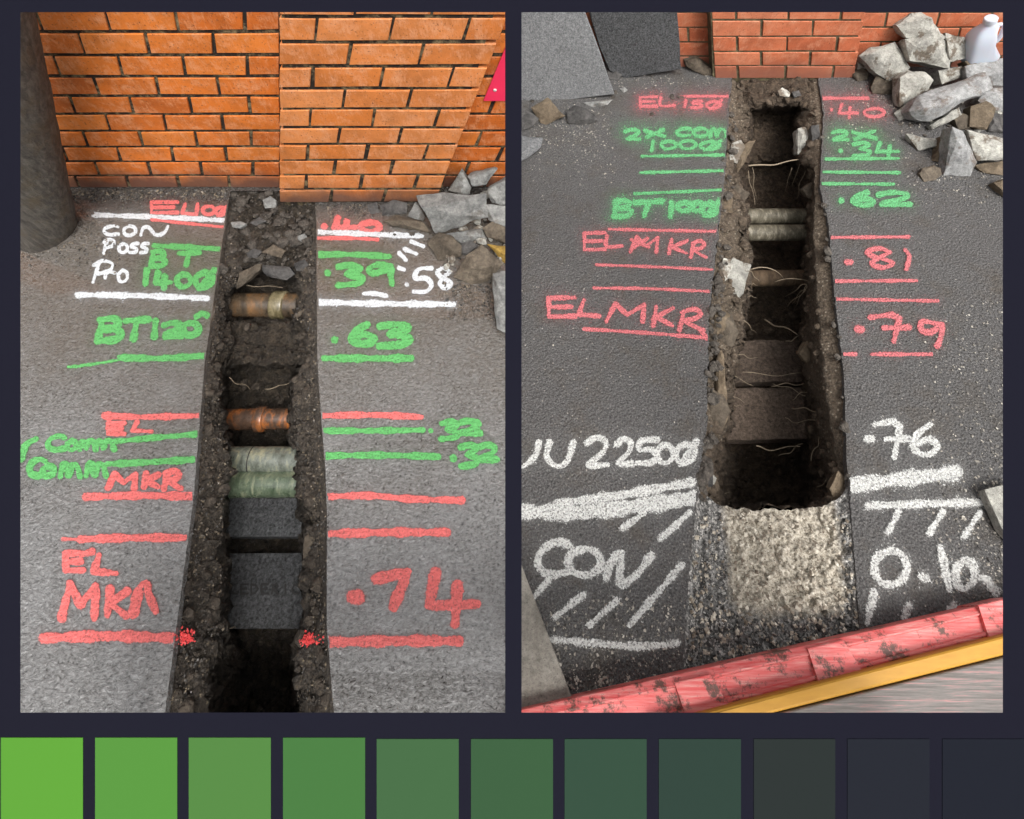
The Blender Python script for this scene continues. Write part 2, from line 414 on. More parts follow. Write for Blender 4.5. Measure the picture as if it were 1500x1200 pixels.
# ------------------------------------------------------------------ trenches
def trench(name, label, mat, tracks, subs, y0, y1, step, amps, layers, seed):
    """tracks: for each line along the trench a pixel knot list and a depth knot list"""
    rows = np.arange(y0, y1 + 0.01, step)
    V, lay = [], []
    for py in rows:
        ctrl = []
        for (xk, zk) in tracks:
            ctrl.append((interp(py, xk), interp(py, zk)))
        first = True
        for i in range(len(ctrl) - 1):
            n = subs[i]
            for s in range(n + (1 if i == len(ctrl) - 2 else 0)):
                t = s / n
                px = ctrl[i][0] * (1 - t) + ctrl[i + 1][0] * t; z = ctrl[i][1] * (1 - t) + ctrl[i + 1][1] * t
                p = P(px, py, z)
                a = amps[i] * (1 - t) + amps[i + 1] * t
                q = p * 1.0
                d = mnoise.noise_vector(q * 22 + Vector((seed, 0, 0))) * 0.55 + mnoise.noise_vector(q * 60 + Vector((seed, 3, 0))) * 0.38 + mnoise.noise_vector(q * 150) * 0.2
                V.append(p + d * a)
                lay.append(layers[i] * (1 - t) + layers[i + 1] * t)
    w_ = len(V) // len(rows)
    Fc = []
    for r in range(len(rows) - 1):
        for c in range(w_ - 1):
            Fc.append([r * w_ + c, (r + 1) * w_ + c, (r + 1) * w_ + c + 1, r * w_ + c + 1])
    o = mesh_obj(name, V, Fc, mat, None, True, {'layer': lay}, recenter=False)
    return tag(o, label, 'trench', kind='structure')
def const(z): return [(0, z), (2000, z)]
def shift(k, d): return [(a, b + d) for a, b in k]

L_IN_L = [(280, 350), (350, 345), (395, 352), (425, 340), (432, 327), (470, 324), (500, 327), (530, 318), (560, 322), (600, 320), (630, 322), (655, 334), (690, 335), (727, 330), (760, 325), (800, 318), (850, 325), (900, 322), (920, 328), (960, 310), (1000, 300), (1080, 296)]
L_IN_R = [(280, 455), (350, 455), (395, 440), (430, 444), (465, 430), (482, 452), (530, 447), (560, 432), (600, 430), (640, 432), (657, 437), (727, 441), (760, 462), (785, 446), (850, 452), (920, 450), (940, 436), (1000, 440), (1080, 447)]
L_LEDGE = [(280, -0.012), (380, -0.03), (420, -0.07), (1080, -0.085)]
L_FLOOR = [(280, -0.015), (350, -0.03), (388, -0.06), (396, -0.12), (402, -0.259), (463, -0.259), (476, -0.144), (533, -0.144), (537, -0.36), (730, -0.374), (925, -0.374), (945, -0.403), (965, -0.43), (1080, -0.45)]
L_FL = [(280, 360), (395, 366), (402, 350), (470, 345), (533, 338), (540, 336), (600, 326), (655, 340), (727, 338), (760, 332), (920, 338), (950, 352), (970, 372), (1080, 366)]
L_FR = [(280, 445), (395, 424), (402, 424), (470, 428), (533, 432), (540, 424), (640, 424), (727, 434), (800, 444), (920, 444), (950, 432), (1080, 432)]
L_TRACKS = [(L_RIM_L, const(-0.010)), (shift(L_RIM_L, 6), const(-0.03)), (L_IN_L, L_LEDGE), (L_FL, L_FLOOR), (L_FR, L_FLOOR), (L_IN_R, L_LEDGE), (shift(L_RIM_R, -6), const(-0.03)), (L_RIM_R, const(-0.010))]
trench('trench', 'narrow trench of wet dark soil with pipes, cut up to the orange pillar', M['soil0'],
       L_TRACKS,
       [2, 12, 16, 26, 16, 12, 2], 276, 1082, 2.0, [0.001, 0.016, 0.045, 0.035, 0.035, 0.045, 0.016, 0.001], [1, 1, 0.55, 0, 0, 0.6, 1, 1], 2.0)

R_IN_L = [(104, 1085), (150, 1090), (165, 1096), (200, 1094), (230, 1082), (250, 1078), (290, 1077), (307, 1092), (352, 1092), (375, 1096), (395, 1098), (440, 1090), (470, 1083), (515, 1076), (560, 1068), (590, 1066), (620, 1069), (636, 1050), (645, 1036), (700, 1037), (730, 1045), (744, 1062)]
R_IN_R = [(104, 1190), (140, 1188), (158, 1180), (172, 1168), (235, 1168), (250, 1190), (300, 1192), (310, 1186), (352, 1184), (395, 1181), (420, 1181), (500, 1174), (560, 1182), (600, 1192), (645, 1198), (680, 1208), (715, 1222), (738, 1208), (744, 1192)]
R_LEDGE_L = [(104, -0.01), (150, -0.02), (170, -0.06), (744, -0.07)]
R_LEDGE_R = [(104, -0.01), (150, -0.02), (170, -0.09), (300, -0.09), (330, -0.16), (640, -0.22), (715, -0.10), (744, -0.06)]
R_FLOOR = [(104, -0.006), (146, -0.015), (156, -0.05), (164, -0.245), (236, -0.302), (244, -0.374), (352, -0.418), (420, -0.475), (494, -0.475), (498, -0.396), (640, -0.418), (650, -0.518), (690, -0.576), (740, -0.59), (744, -0.05), (750, -0.05)]
R_FL = [(104, 1095), (160, 1100), (235, 1100), (250, 1092), (307, 1098), (440, 1098), (500, 1090), (560, 1074), (640, 1068), (690, 1082), (744, 1078)]
R_FR = [(104, 1180), (160, 1165), (235, 1164), (300, 1178), (440, 1174), (560, 1174), (640, 1176), (690, 1168), (744, 1168)]
R_BAND = [(104, 1194), (166, 1196), (275, 1193), (318, 1192), (330, 1190), (438, 1197), (547, 1208), (640, 1219), (690, 1228), (744, 1226)]
R_TRACKS = [(R_RIM_L, const(-0.010)), (shift(R_RIM_L, 8), const(-0.03)), (R_IN_L, R_LEDGE_L), (R_FL, R_FLOOR), (R_FR, R_FLOOR), (R_IN_R, R_LEDGE_R), (R_BAND, [(104, -0.008), (300, -0.03), (330, -0.045), (690, -0.045), (744, -0.03)]), (R_RIM_R, const(-0.010))]
trench('trench', 'deep brown soil trench with roots running up to the red brick pillar', M['soil1'],
       R_TRACKS,
       [3, 10, 16, 26, 14, 8, 8], 104, 748, 1.8, [0.001, 0.016, 0.045, 0.035, 0.035, 0.03, 0.010, 0.001], [1, 1, 0.5, 0, 0, 0.3, 0.85, 1], 7.0)

# broken-out concrete bed in front of the right trench
def concrete_bed():
    nr, nc = 150, 110
    V, lay = [], []
    for r_ in range(nr + 1):
        for c in range(nc + 1):
            u = c / nc * 2 - 1
            px0 = 1032 + 205 * c / nc
            lip = 746 - 46 * abs(u) ** 5 + 4.5 * mnoise.noise(Vector((c * 0.13, 4.2, 0))) + 2.5 * mnoise.noise(Vector((c * 0.4, 1.2, 0)))
            py = lip + (1080 - lip) * (r_ / nr) ** 1.15
            a, b = interp(py, R_RIM_L) - 6, interp(py, R_RIM_R) + 5
            px = a + (b - a) * c / nc
            pl, pr = interp(py, [(690, 1050), (800, 1066), (1080, 1086)]), interp(py, [(690, 1212), (800, 1232), (1080, 1254)])
            edge = max(0, min(1, (min(px - a, b - px) - 5) / 16))
            z = -0.004 - 0.016 * edge + edge * (0.016 * fbm((px * 0.02, py * 0.02, 0), 3.2, 4) + 0.008 * fbm((px * 0.02, py * 0.02, 5), 11, 3))
            V.append(P(px, py, min(z, -0.002)))
            lay.append(max(0, min(1, min(px - pl, pr - px) / 30 + 0.5)) * max(0, min(1, (905 - py) / 50 + 0.4)))
    rows = range(nr + 1); w_ = nc + 1
    Fc = []
    for r_ in range(nr):
        for c in range(nc):
            Fc.append([r_ * w_ + c, (r_ + 1) * w_ + c, (r_ + 1) * w_ + c + 1, r_ * w_ + c + 1])
    # broken face down into the hole
    b = len(V)
    for c in range(w_): V.append(V[c] + Vector((0, -0.02, -0.14)))
    for c in range(nc): Fc.append([c, c + 1, b + c + 1, b + c]); 
    lay += [0.2] * w_
    k = NB('gritty_concrete')
    f = k.math('ADD', k.attr('layer'), k.math('MULTIPLY', k.math('SUBTRACT', k.noise(26, 6, 0.75), 0.5), 0.9))
    f = k.ramp(f, [(0.30, 0.0), (0.72, 1.0)])
    pale = k.ramp(k.noise(125, 6, 0.85), [(0.38, (0.05, 0.038, 0.027)), (0.46, (0.30, 0.265, 0.21)), (0.57, (0.48, 0.44, 0.37)), (0.70, (0.58, 0.54, 0.465))])
    grit = k.ramp(k.voro(210, out='Color'), [(0.2, (0.05, 0.048, 0.046)), (0.5, (0.13, 0.126, 0.12)), (0.75, (0.26, 0.25, 0.235)), (0.92, (0.45, 0.43, 0.40))])
    h = k.math('ADD', k.noise(100, 6, 0.8), k.math('MULTIPLY', k.voro(210), -0.6))
    m = k.fin(k.mix(f, grit, pale), 0.85, k.bump(h, 0.6, 0.004), 0.3)
    o = mesh_obj('concrete_bed', V, Fc, m, None, True, {'layer': lay}, recenter=False)
    tag(o, 'pale broken concrete bed between the deep trench and the red barrier', 'concrete', kind='structure')
concrete_bed()

# ------------------------------------------------------------------ brickwork
def brick_mesh(name, quad, depth, mat, parent, rng, bev=0.0016):
    """quad: four front corners (tl, tr, br, bl), pushed back by depth; slightly uneven and bevelled"""
    jit = lambda: Vector((rng.uniform(-1, 1) * 0.0022, 0, rng.uniform(-1, 1) * 0.0016))
    out = rng.uniform(-0.0018, 0.0018)
    q = [Vector(p) + jit() + Vector((0, out, 0)) for p in quad]
    bm = bmesh.new()
    f = [bm.verts.new(p) for p in q]; b = [bm.verts.new(p + Vector((0, depth, 0))) for p in q]
    bm.faces.new(f); bm.faces.new(b[::-1])
    for i in range(4):
        j = (i + 1) % 4; bm.faces.new([f[j], f[i], b[i], b[j]])
    bmesh.ops.recalc_face_normals(bm, faces=bm.faces)
    ed = [e for e in bm.edges if all(v in f for v in e.verts)]
    bmesh.ops.bevel(bm, geom=ed, offset=bev, segments=1, affect='EDGES')
    return bm_obj(name, bm, mat, parent)

def brickwork(root, Y, vp, courses, phases, pitch, xlim, mat, mort_mat, joint_px, depth, mortar_back, rng, full=None, mats=None):
    """courses: list of (ytop, ybot) pixels; perpends all aim at vp; phases per course parity"""
    vx, vy = vp
    side = -1 if vx < 750 else 1
    xat = lambda k, y: side * max(side * (vx + k * (vy - y) - 750), 1.5) + 750     # each site keeps to its own half of the yard
    for ci, (yt, yb) in enumerate(courses):
        ph = phases[ci % 2]
        k0, k1 = xlim
        ks = [k0] + [ph + n * pitch for n in range(-60, 60) if k0 + 0.012 < ph + n * pitch < k1 - 0.012] + [k1]
        s = (yb - yt)
        jv = joint_px * s / 26.0
        for a, b in zip(ks[:-1], ks[1:]):
            if xat(b, yt) - xat(a, yt) < 5: continue
            jh = joint_px * 0.55 / (vy - (yt + yb) / 2)
            aa = a + (jh if a != k0 else 0); bb = b - (jh if b != k1 else 0)
            y0, y1 = yt + jv * 0.5, yb - jv * 0.5
            quad = [PW(xat(aa, y0), y0, Y), PW(xat(bb, y0), y0, Y), PW(xat(bb, y1), y1, Y), PW(xat(aa, y1), y1, Y)]
            brick_mesh('brick', quad, depth, mat, root, rng)
    yt, yb = courses[0][0], courses[-1][1]
    k0, k1 = xlim
    e = 0.006
    mv = []
    for (k, y) in ((k0, yt), (k1, yt), (k1, yb), (k0, yb)):
        mv.append(PW(xat(k, y), y, Y))
    mv = [p + Vector((0, 0.0055, 0)) for p in mv]
    mv[2].z = mv[3].z = min(-0.05, mv[2].z)
    cx = sum((p.x for p in mv)) / 4
    for p in mv: p.x += 0.001 if p.x < cx else -0.001
    V = mv + [p + Vector((0, mortar_back, 0)) for p in mv]
    Fc = [[0, 1, 2, 3], [7, 6, 5, 4], [0, 4, 5, 1], [1, 5, 6, 2], [2, 6, 7, 3], [3, 7, 4, 0]]
    # fine grid on the front so that the joints can be uneven
    mesh_obj('mortar', V, Fc, mort_mat, root)

rng = random.Random(4)
def pairs(l): return list(zip(l[:-1], l[1:]))
# left wall
wy = [-24, 12, 47.5, 81.5, 113, 141.5, 168, 192.5, 215.5, 237.5, 258, 276]
root = empty('brick_wall', (P(300, 275).x, LW_Y, 0)); tag(root, 'streaky orange brick wall with dark joints behind the leaning post', 'brick wall')
brickwork(root, LW_Y, (410, 930), pairs(wy), (-0.1127, -0.058), 0.1117, (-1.0, -0.0015), M['brick0'], M['mort0'], 4.6, 0.09, 0.10, rng)
root = empty('brick_wall', (P(700, 275).x, LW_Y, 0)); tag(root, 'orange brick wall carrying the pink sign, right of the pillar', 'brick wall')
brickwork(root, LW_Y, (410, 930), pairs(wy), (0.0105, 0.066), 0.1117, (0.30, 0.502), M['brick0'], M['mort0'], 4.4, 0.09, 0.10, rng)
# left pillar
py_ = [-60, -14, 25, 62.5, 98, 130.5, 160, 187.5, 212, 235.5, 257, 278, 297.5]
root = empty('brick_pillar', (P(520, 297).x, LP_Y, 0)); tag(root, 'pale orange brick pillar standing at the head of the wet trench', 'brick pillar')
brickwork(root, LP_Y, (410, 870), pairs(py_), (0.0635, 0.1285), 0.1335, (-0.0005, 0.395), M['brick0p'], M['mort0'], 4.6, LW_Y - LP_Y + 0.06, LW_Y - LP_Y + 0.05, rng)
# right pillar and wall
ry = [-46, -21, 5, 30, 54, 76, 96.5, 116]
root = empty('brick_pillar', (P(1150, 112).x, RP_Y, 0)); tag(root, 'red brick pillar with sandy joints at the head of the deep trench', 'brick pillar')
brickwork(root, RP_Y, (1100, 1000), pairs(ry), (-0.0219, 0.0165), 0.0784, (-0.0585, 0.170), M['brick1'], M['mort1'], 3.4, RW_Y - RP_Y + 0.06, RW_Y - RP_Y + 0.05, rng)
ry2 = [-54, -29, -4, 18.5, 40.5, 62, 83, 102]
root = empty('brick_wall', (P(920, 100).x, RW_Y, 0)); tag(root, 'red brick wall behind the two leaning asphalt slabs', 'brick wall')
brickwork(root, RW_Y, (1100, 1000), pairs(ry2), (-0.0965, -0.0605), 0.0784, (-0.37, -0.052), M['brick1'], M['mort1'], 3.2, 0.09, 0.10, rng)
root = empty('brick_wall', (P(1380, 100).x, RW_Y, 0)); tag(root, 'red brick wall behind the rubble heap and plastic bottle', 'brick wall')
brickwork(root, RW_Y, (1100, 1000), pairs(ry2), (0.243, 0.2045), 0.0784, (0.16, 0.95), M['brick1'], M['mort1'], 3.2, 0.09, 0.10, rng)

# ------------------------------------------------------------------ spray paint
G = {
 'E': [[(1, 0), (0, 0.03), (0, 1), (1, 0.97)], [(0, .5), (.85, .48)]],
 'L': [[(.25, 0), (0, .9), (1, 1)]],
 'l': [[(0, 0), (0, 1), (1, .95)]],
 '1': [[(.6, 0), (.4, 1)]],
 '0': [[(.5, 0), (.1, .2), (0, .55), (.2, .93), (.6, 1), (.95, .75), (1, .4), (.8, .08), (.5, 0)]],
 'ø': [[(.5, .1), (.1, .3), (0, .6), (.25, .95), (.6, .9), (.9, .6), (.9, .3), (.5, .1)], [(1, 0), (.2, 1)]],
 'C': [[(1, .12), (.7, 0), (.25, .15), (0, .5), (.1, .85), (.45, 1), (1, .9)]],
 'N': [[(0, 1), (.08, .3), (.2, .1), (.35, .3), (.5, .85), (.7, .95), (.9, .6), (1, 0)]],
 'P': [[(.3, .1), (0, 1)], [(.05, .2), (.5, 0), (.95, .15), (.8, .45), (.25, .6)]],
 'o': [[(.5, 0), (.05, .35), (.1, .85), (.5, 1), (.95, .7), (.9, .2), (.5, 0)]],
 's': [[(1, .05), (.4, .1), (.2, .4), (.8, .6), (.7, .95), (0, 1)]],
 'r': [[(.1, 0), (0, 1)], [(.05, .4), (.5, .1), (1, .3)]],
 'B': [[(.2, .05), (0, 1)], [(.1, .05), (.7, 0), (.9, .2), (.7, .42), (.2, .5)], [(.2, .5), (.8, .5), (1, .75), (.7, .97), (0, 1)]],
 'T': [[(0, .08), (1, 0)], [(.5, .05), (.35, 1)]],
 'x': [[(0, .15), (1, .9)], [(.95, 0), (.1, 1)]],
 'M': [[(0, 1), (.22, 0), (.5, .62), (.9, .05), (.86, 1)]],
 'm': [[(0, 1), (.12, .15), (.3, .1), (.42, .9), (.55, .2), (.75, .05), (.9, .3), (1, 1)]],
 'K': [[(.15, 0), (0, 1)], [(1, .08), (.15, .55), (.95, 1)]],
 'R': [[(.2, .1), (0, 1)], [(.1, .15), (.6, 0), (.9, .2), (.65, .45), (.2, .55), (1, 1)]],
 'A': [[(0, 1), (.2, .25), (.6, 0), (.7, .35), (1, .9)], [(.1, .95), (.3, .3)]],
 'X': [[(0, 0), (1, 1)], [(1, 0), (0, 1)]],
 '2': [[(0, .2), (.45, 0), (.9, .15), (.8, .5), (.1, .97), (1, .97)]],
 '3': [[(0, .1), (.6, 0), (.9, .2), (.35, .45), (.95, .62), (.8, .9), (0, 1)]],
 '4': [[(.15, 0), (0, .65), (1, .62)], [(.6, .25), (.55, 1)]],
 '5': [[(1, 0), (.25, .05), (.1, .42), (.7, .42), (1, .7), (.7, .97), (0, .98)]],
 '6': [[(.7, 0), (.2, .3), (0, .7), (.3, .98), (.8, .95), (1, .7), (.65, .5), (.15, .65)]],
 '7': [[(0, .2), (1, 0), (.55, 1)]],
 '7b': [[(0, .1), (.55, 0), (.75, .15), (.6, 1)], [(.35, .5), (1, .48)]],
 '8': [[(.9, .2), (.5, 0), (.05, .15), (.2, .38), (.75, .6), (1, .8), (.6, 1), (.2, .8), (.4, .55), (.9, .2)]],
 '9': [[(.95, .1), (.4, 0), (.05, .25), (.3, .45), (.9, .2), (.95, .5), (1, 1)]],
 'U': [[(.1, 0), (0, .6), (.35, 1), (.75, .8), (1, 0)]],
 '.': [[(.5, .5), (.5, .5)]],
}
def smooth_path(pts, n=6):
    if len(pts) < 3: return pts
    out = []
    for i in range(len(pts) - 1):
        p0 = pts[max(i - 1, 0)]; p1 = pts[i]; p2 = pts[i + 1]; p3 = pts[min(i + 2, len(pts) - 1)]
        for s in range(n):
            t = s / n
            out.append(tuple(0.5 * (2 * p1[k] + (p2[k] - p0[k]) * t + (2 * p0[k] - 5 * p1[k] + 4 * p2[k] - p3[k]) * t * t + (3 * p1[k] - p0[k] - 3 * p2[k] + p3[k]) * t ** 3) for k in (0, 1)))
    out.append(pts[-1]); return out
ANG = set('ELTKMXx147')
PAINT_N = [0]
def paint(colour, label, items, hw, halo=0.0, halo_w=3.0, soft=0.42, site=None, name='spray_marking', zx=0.0):
    wk = 0.90 if hw < 3.3 else 1.0
    """items: ('glyph', x0, y0, x1, y1) boxes or plain polylines, in photograph pixels; lies on the paving"""
    segs = []
    for it in items:
        if isinstance(it[0], str):
            g, x0, y0, x1, y1 = it
            for st in G[g]:
                pts = [(x0 + (x1 - x0) * a, y0 + (y1 - y0) * b) for a, b in st]
                if g[0] not in ANG: pts = smooth_path(pts)
                segs.append((pts, hw * wk))
        else:
            h = hw
            pts = list(it)
            if isinstance(pts[-1], (int, float)): h = pts.pop()
            segs.append((smooth_path(pts, 5) if len(pts) > 2 else pts, h * wk))
    allp = np.array([p for s, _ in segs for p in s])
    pad = max(h for _, h in segs) * (1 + (halo_w * 1.3 if halo else soft * 2.2)) + 2
    x0, y0 = allp.min(0) - pad; x1, y1 = allp.max(0) + pad
    stp = 1.0 if hw < 4.5 else 1.35
    gx = np.arange(x0, x1 + stp, stp); gy = np.arange(y0, y1 + stp, stp)
    X, Yg = np.meshgrid(gx, gy)
    dens = np.zeros_like(X)
    seed = PAINT_N[0] * 1.7
    for s, h in segs:
        dmin = np.full_like(X, 1e9)
        arc = 0.0
        for a, b in zip(s[:-1], s[1:]):
            ax, ay = a; bx, by = b
            L2 = (bx - ax) ** 2 + (by - ay) ** 2
            t = np.clip(((X - ax) * (bx - ax) + (Yg - ay) * (by - ay)) / max(L2, 1e-6), 0, 1)
            wob = h * (1 + 0.16 * np.sin((arc + t * math.sqrt(L2)) * 0.09 + seed) + 0.10 * np.sin((arc + t * math.sqrt(L2)) * 0.23 + seed * 2))
            d = np.hypot(X - ax - t * (bx - ax), Yg - ay - t * (by - ay)) / wob
            dmin = np.minimum(dmin, d); arc += math.sqrt(L2)
        pr = np.clip((1 + soft - dmin) / (2 * soft), 0, 1)
        pr = pr * pr * (3 - 2 * pr) * 0.98
        if halo: pr = np.maximum(pr, min(halo, 0.42) * np.clip(1 - (dmin - 1) / (halo_w * 1.3), 0, 1) ** 1.6)
        dens = np.maximum(dens, pr)
    # trim at the lips of the trench
    left = allp[:, 0].mean() < 750
    rl, rr = (L_RIM_L, L_RIM_R) if left else (R_RIM_L, R_RIM_R)
    inside = (X > np.interp(Yg, *np.array(rl, float).T) - 1.5) & (X < np.interp(Yg, *np.array(rr, float).T) + 1.5)
    dens[inside] = 0
    ny, nx = dens.shape
    keep = dens > 0.012
    cell = keep[:-1, :-1] | keep[1:, :-1] | keep[:-1, 1:] | keep[1:, 1:]
    bad = inside[:-1, :-1] | inside[1:, :-1] | inside[:-1, 1:] | inside[1:, 1:]
    cell &= ~bad
    idx = -np.ones((ny, nx), int)
    jj, ii = np.nonzero(cell)
    used = np.zeros((ny, nx), bool)
    for a, b in ((0, 0), (1, 0), (0, 1), (1, 1)): used[jj + a, ii + b] = True
    idx[used] = np.arange(used.sum())
    z = 0.0016 + PAINT_N[0] * 0.00006 + zx
    pxs, pys = X[used], Yg[used]
    dx = (pxs - PPX) / FPX; dy = (pys - PPY) / FPX
    t = (z - CAMH) / (-ST - dy * CT)
    V = np.stack([dx * t, (CT - dy * ST) * t, np.full_like(t, z)], 1)
    Fc = np.stack([idx[jj, ii], idx[jj + 1, ii], idx[jj + 1, ii + 1], idx[jj, ii + 1]], 1).tolist()
    o = mesh_obj(name, V, Fc, M['p' + colour + ('0' if left else '1')], None, False, {'dens': dens[used]})
    PAINT_N[0] += 1
    return tag(o, label, 'paint marking', 'sprayed utility markings on the paving')

# -- left site
paint('r', 'red sprayed EL10 lettering beside the wall, above a white line', [('E', 222, 296, 260, 312), ('L', 267, 299, 284, 314), ('1', 284, 299, 293, 315), ('0', 297, 302, 314, 314), ('ø', 316, 302, 333, 316)], 3.0, 0.22, 5)
paint('w', 'white sprayed line under red EL10 on the post side of the trench', [[(138, 315), (230, 318), (331, 323)]], 3.8, 0.32, 3.5, 0.6)
paint('r', 'thin red sprayed line just below the white line by EL10', [[(222, 322), (270, 327), (330, 333)]], 2.6, 0.15, 4)
paint('w', 'white sprayed word CON next to the base of the post', [('C', 153, 331, 173, 344), ('O' if 0 else 'o', 181, 331, 199, 345), ('N', 206, 331, 246, 345)], 2.9, 0.2, 3, 0.5)
paint('w', 'white sprayed word Poss', [('P', 152, 351, 168, 371), ('o', 174, 357, 187, 370), ('s', 190, 356, 202, 370), ('s', 206, 356, 217, 370)], 2.7, 0.2, 3, 0.5)
paint('w', 'white sprayed word Pro', [('P', 136, 382, 166, 414), ('r', 154, 397, 168, 407), ('o', 173, 396, 187, 413)], 3.0, 0.2, 3, 0.5)
paint('g', 'green sprayed line over the letters BT beside the white writing', [[(226, 360), (272, 362), (323, 365)]], 4.2, 0.2, 3.5)
paint('g', 'green sprayed letters BT above the number 140', [('B', 221, 368, 242, 390), ('T', 262, 370, 292, 388)], 4.0, 0.22, 4)
paint('g', 'green sprayed number 140 with a crossed zero', [('1', 209, 396, 219, 416), ('4', 228, 400, 250, 422), ('0', 259, 402, 279, 420), ('ø', 286, 396, 314, 424)], 4.4, 0.25, 4)
paint('w', 'long white sprayed line between green 140 and BT120', [[(113, 432), (200, 433), (303, 437)]], 4.4, 0.35, 3.2, 0.6)
paint('g', 'green sprayed BT120 lettering', [('B', 143, 467, 177, 499), ('T', 184, 468, 217, 496), ('1', 221, 470, 233, 493), ('2', 240, 473, 266, 493), ('0', 268, 473, 290, 491), [(288, 464), (296, 459), (303, 462)]], 5.4, 0.2, 3)
paint('g', 'ragged green sprayed line below BT120', [[(176, 524), (240, 525), (302, 521)], [(100, 538), (140, 533), (180, 526), 2.2]], 5.0, 0.2, 3)
paint('r', 'red sprayed number .40 below the pillar', [('.', 472, 330, 478, 334), ('4', 490, 320, 520, 341), ('0', 528, 326, 556, 339)], 4.6, 0.28, 4)
paint('w', 'white sprayed line across the red .40', [[(464, 340), (540, 343), (618, 346)]], 4.0, 0.35, 3, 0.55)
paint('r', 'short red sprayed line under .40', [[(463, 349), (510, 349), (553, 351)]], 3.2, 0.2, 3)
paint('g', 'green sprayed line above the number .39', [[(465, 373), (520, 373), (570, 376)]], 4.6, 0.2, 3)
paint('g', 'green sprayed number .39 between two white lines', [('.', 477, 398, 483, 402), ('3', 496, 388, 532, 418), ('9', 538, 388, 574, 416)], 5.0, 0.22, 3)
paint('w', 'white sprayed number .58 with spatter beside the rubble', [('.', 594, 415, 598, 419), ('5', 606, 393, 632, 428), ('8', 640, 393, 660, 422), [(585, 393), (592, 395)], [(585, 371), (595, 381)], [(593, 365), (610, 372)], [(603, 354), (620, 361)]], 3.6, 0.25, 4, 0.55)
paint('w', 'short white sprayed dash under .39', [[(533, 430), (548, 430), (565, 433)]], 3.4, 0.3, 3, 0.6)
paint('w', 'white sprayed line between the numbers .39 and .63', [[(467, 443), (560, 445), (664, 446)]], 4.6, 0.35, 3, 0.6)
paint('g', 'green sprayed number .63 over a straight green line on wet asphalt', [('.', 486, 497, 494, 499), ('6', 514, 476, 548, 504), ('3', 556, 475, 602, 507)], 5.6, 0.2, 3)
paint('g', 'straight green sprayed line below .63', [[(475, 525), (540, 525), (602, 525)]], 5.4, 0.15, 2.5)
paint('r', 'red sprayed line above the word EL and green Comm', [[(153, 609), (210, 611), (293, 609)], [(153, 609), (160, 610), 6]], 4.6, 0.12, 2.5)
paint('r', 'small red sprayed EL squeezed above green Comm', [('E', 158, 620, 182, 636), ('X', 160, 622, 178, 634), ('L', 194, 618, 222, 632)], 3.4, 0.1, 3)
paint('g', 'upper green sprayed word Comm with its line', [[(167, 647), (230, 641), (291, 636)], ('C', 70, 639, 94, 659), ('o', 98, 646, 112, 659), ('m', 116, 646, 140, 658), ('m', 140, 645, 167, 658)], 4.4, 0.12, 2.5)
paint('g', 'lower green sprayed word Comm with its line', [[(157, 680), (220, 677), (287, 673)], ('C', 43, 673, 66, 697), ('o', 62, 683, 79, 697), ('m', 88, 680, 117, 698), ('m', 126, 679, 155, 697), [(53, 643), (38, 652), (31, 672)]], 5.0, 0.12, 2.5)
paint('r', 'red sprayed MKR below the green lines', [('M', 158, 694, 203, 715), ('K', 211, 694, 232, 713), ('R', 240, 690, 265, 716)], 4.6, 0.12, 2.5)
paint('r', 'red sprayed line under the smaller MKR', [[(126, 728), (200, 726), (283, 727)]], 5.8, 0.12, 2.5)
paint('r', 'red sprayed line above the large EL MKR', [[(92, 790), (120, 790), 3], [(118, 790), (200, 788), (279, 788)]], 6.0, 0.12, 2.5)
paint('r', 'red sprayed letters EL above the large MKR', [('E', 96, 810, 122, 836), [(118, 813), (135, 808)], ('L', 137, 813, 170, 840)], 5.0, 0.1, 2.5)
paint('r', 'large red sprayed MKR', [('M', 90, 855, 146, 906), ('K', 157, 863, 186, 902), ('A', 194, 855, 228, 900)], 5.8, 0.1, 2.2)
paint('r', 'widest red sprayed line, under the large MKR', [[(64, 935), (160, 932), (258, 935)]], 8.2, 0.1, 2)
paint('r', 'red sprayed line above the two green .32 lines', [[(472, 609), (550, 608), (617, 611)]], 4.8, 0.12, 2.5)
paint('g', 'green sprayed line ending in .32, the upper of two', [[(475, 631), (550, 631), (619, 630)], ('.', 628, 630, 634, 632), ('3', 647, 618, 672, 643), ('2', 670, 617, 703, 635)], 4.6, 0.12, 2.5)
paint('g', 'green sprayed line ending in .32, the lower of two', [[(476, 668), (560, 667), (642, 669)], ('.', 661, 670, 667, 672), ('3', 676, 652, 700, 683), ('2', 699, 652, 727, 674)], 5.0, 0.12, 2.5)
paint('r', 'wavering red sprayed line below the green .32 lines', [[(478, 728), (540, 726), (600, 731), (676, 733)]], 5.2, 0.12, 2.5)
paint('r', 'straight red sprayed line above the number .74', [[(484, 782), (570, 780), (654, 780)]], 6.4, 0.1, 2)
paint('r', 'large red sprayed number .74', [[(517, 875), (523, 875), 10], ('7', 551, 838, 597, 890), ('4', 628, 838, 698, 914)], 8.0, 0.1, 1.8)
paint('r', 'widest red sprayed line, under the number .74', [[(482, 941), (580, 939), (672, 939)]], 8.2, 0.1, 2)
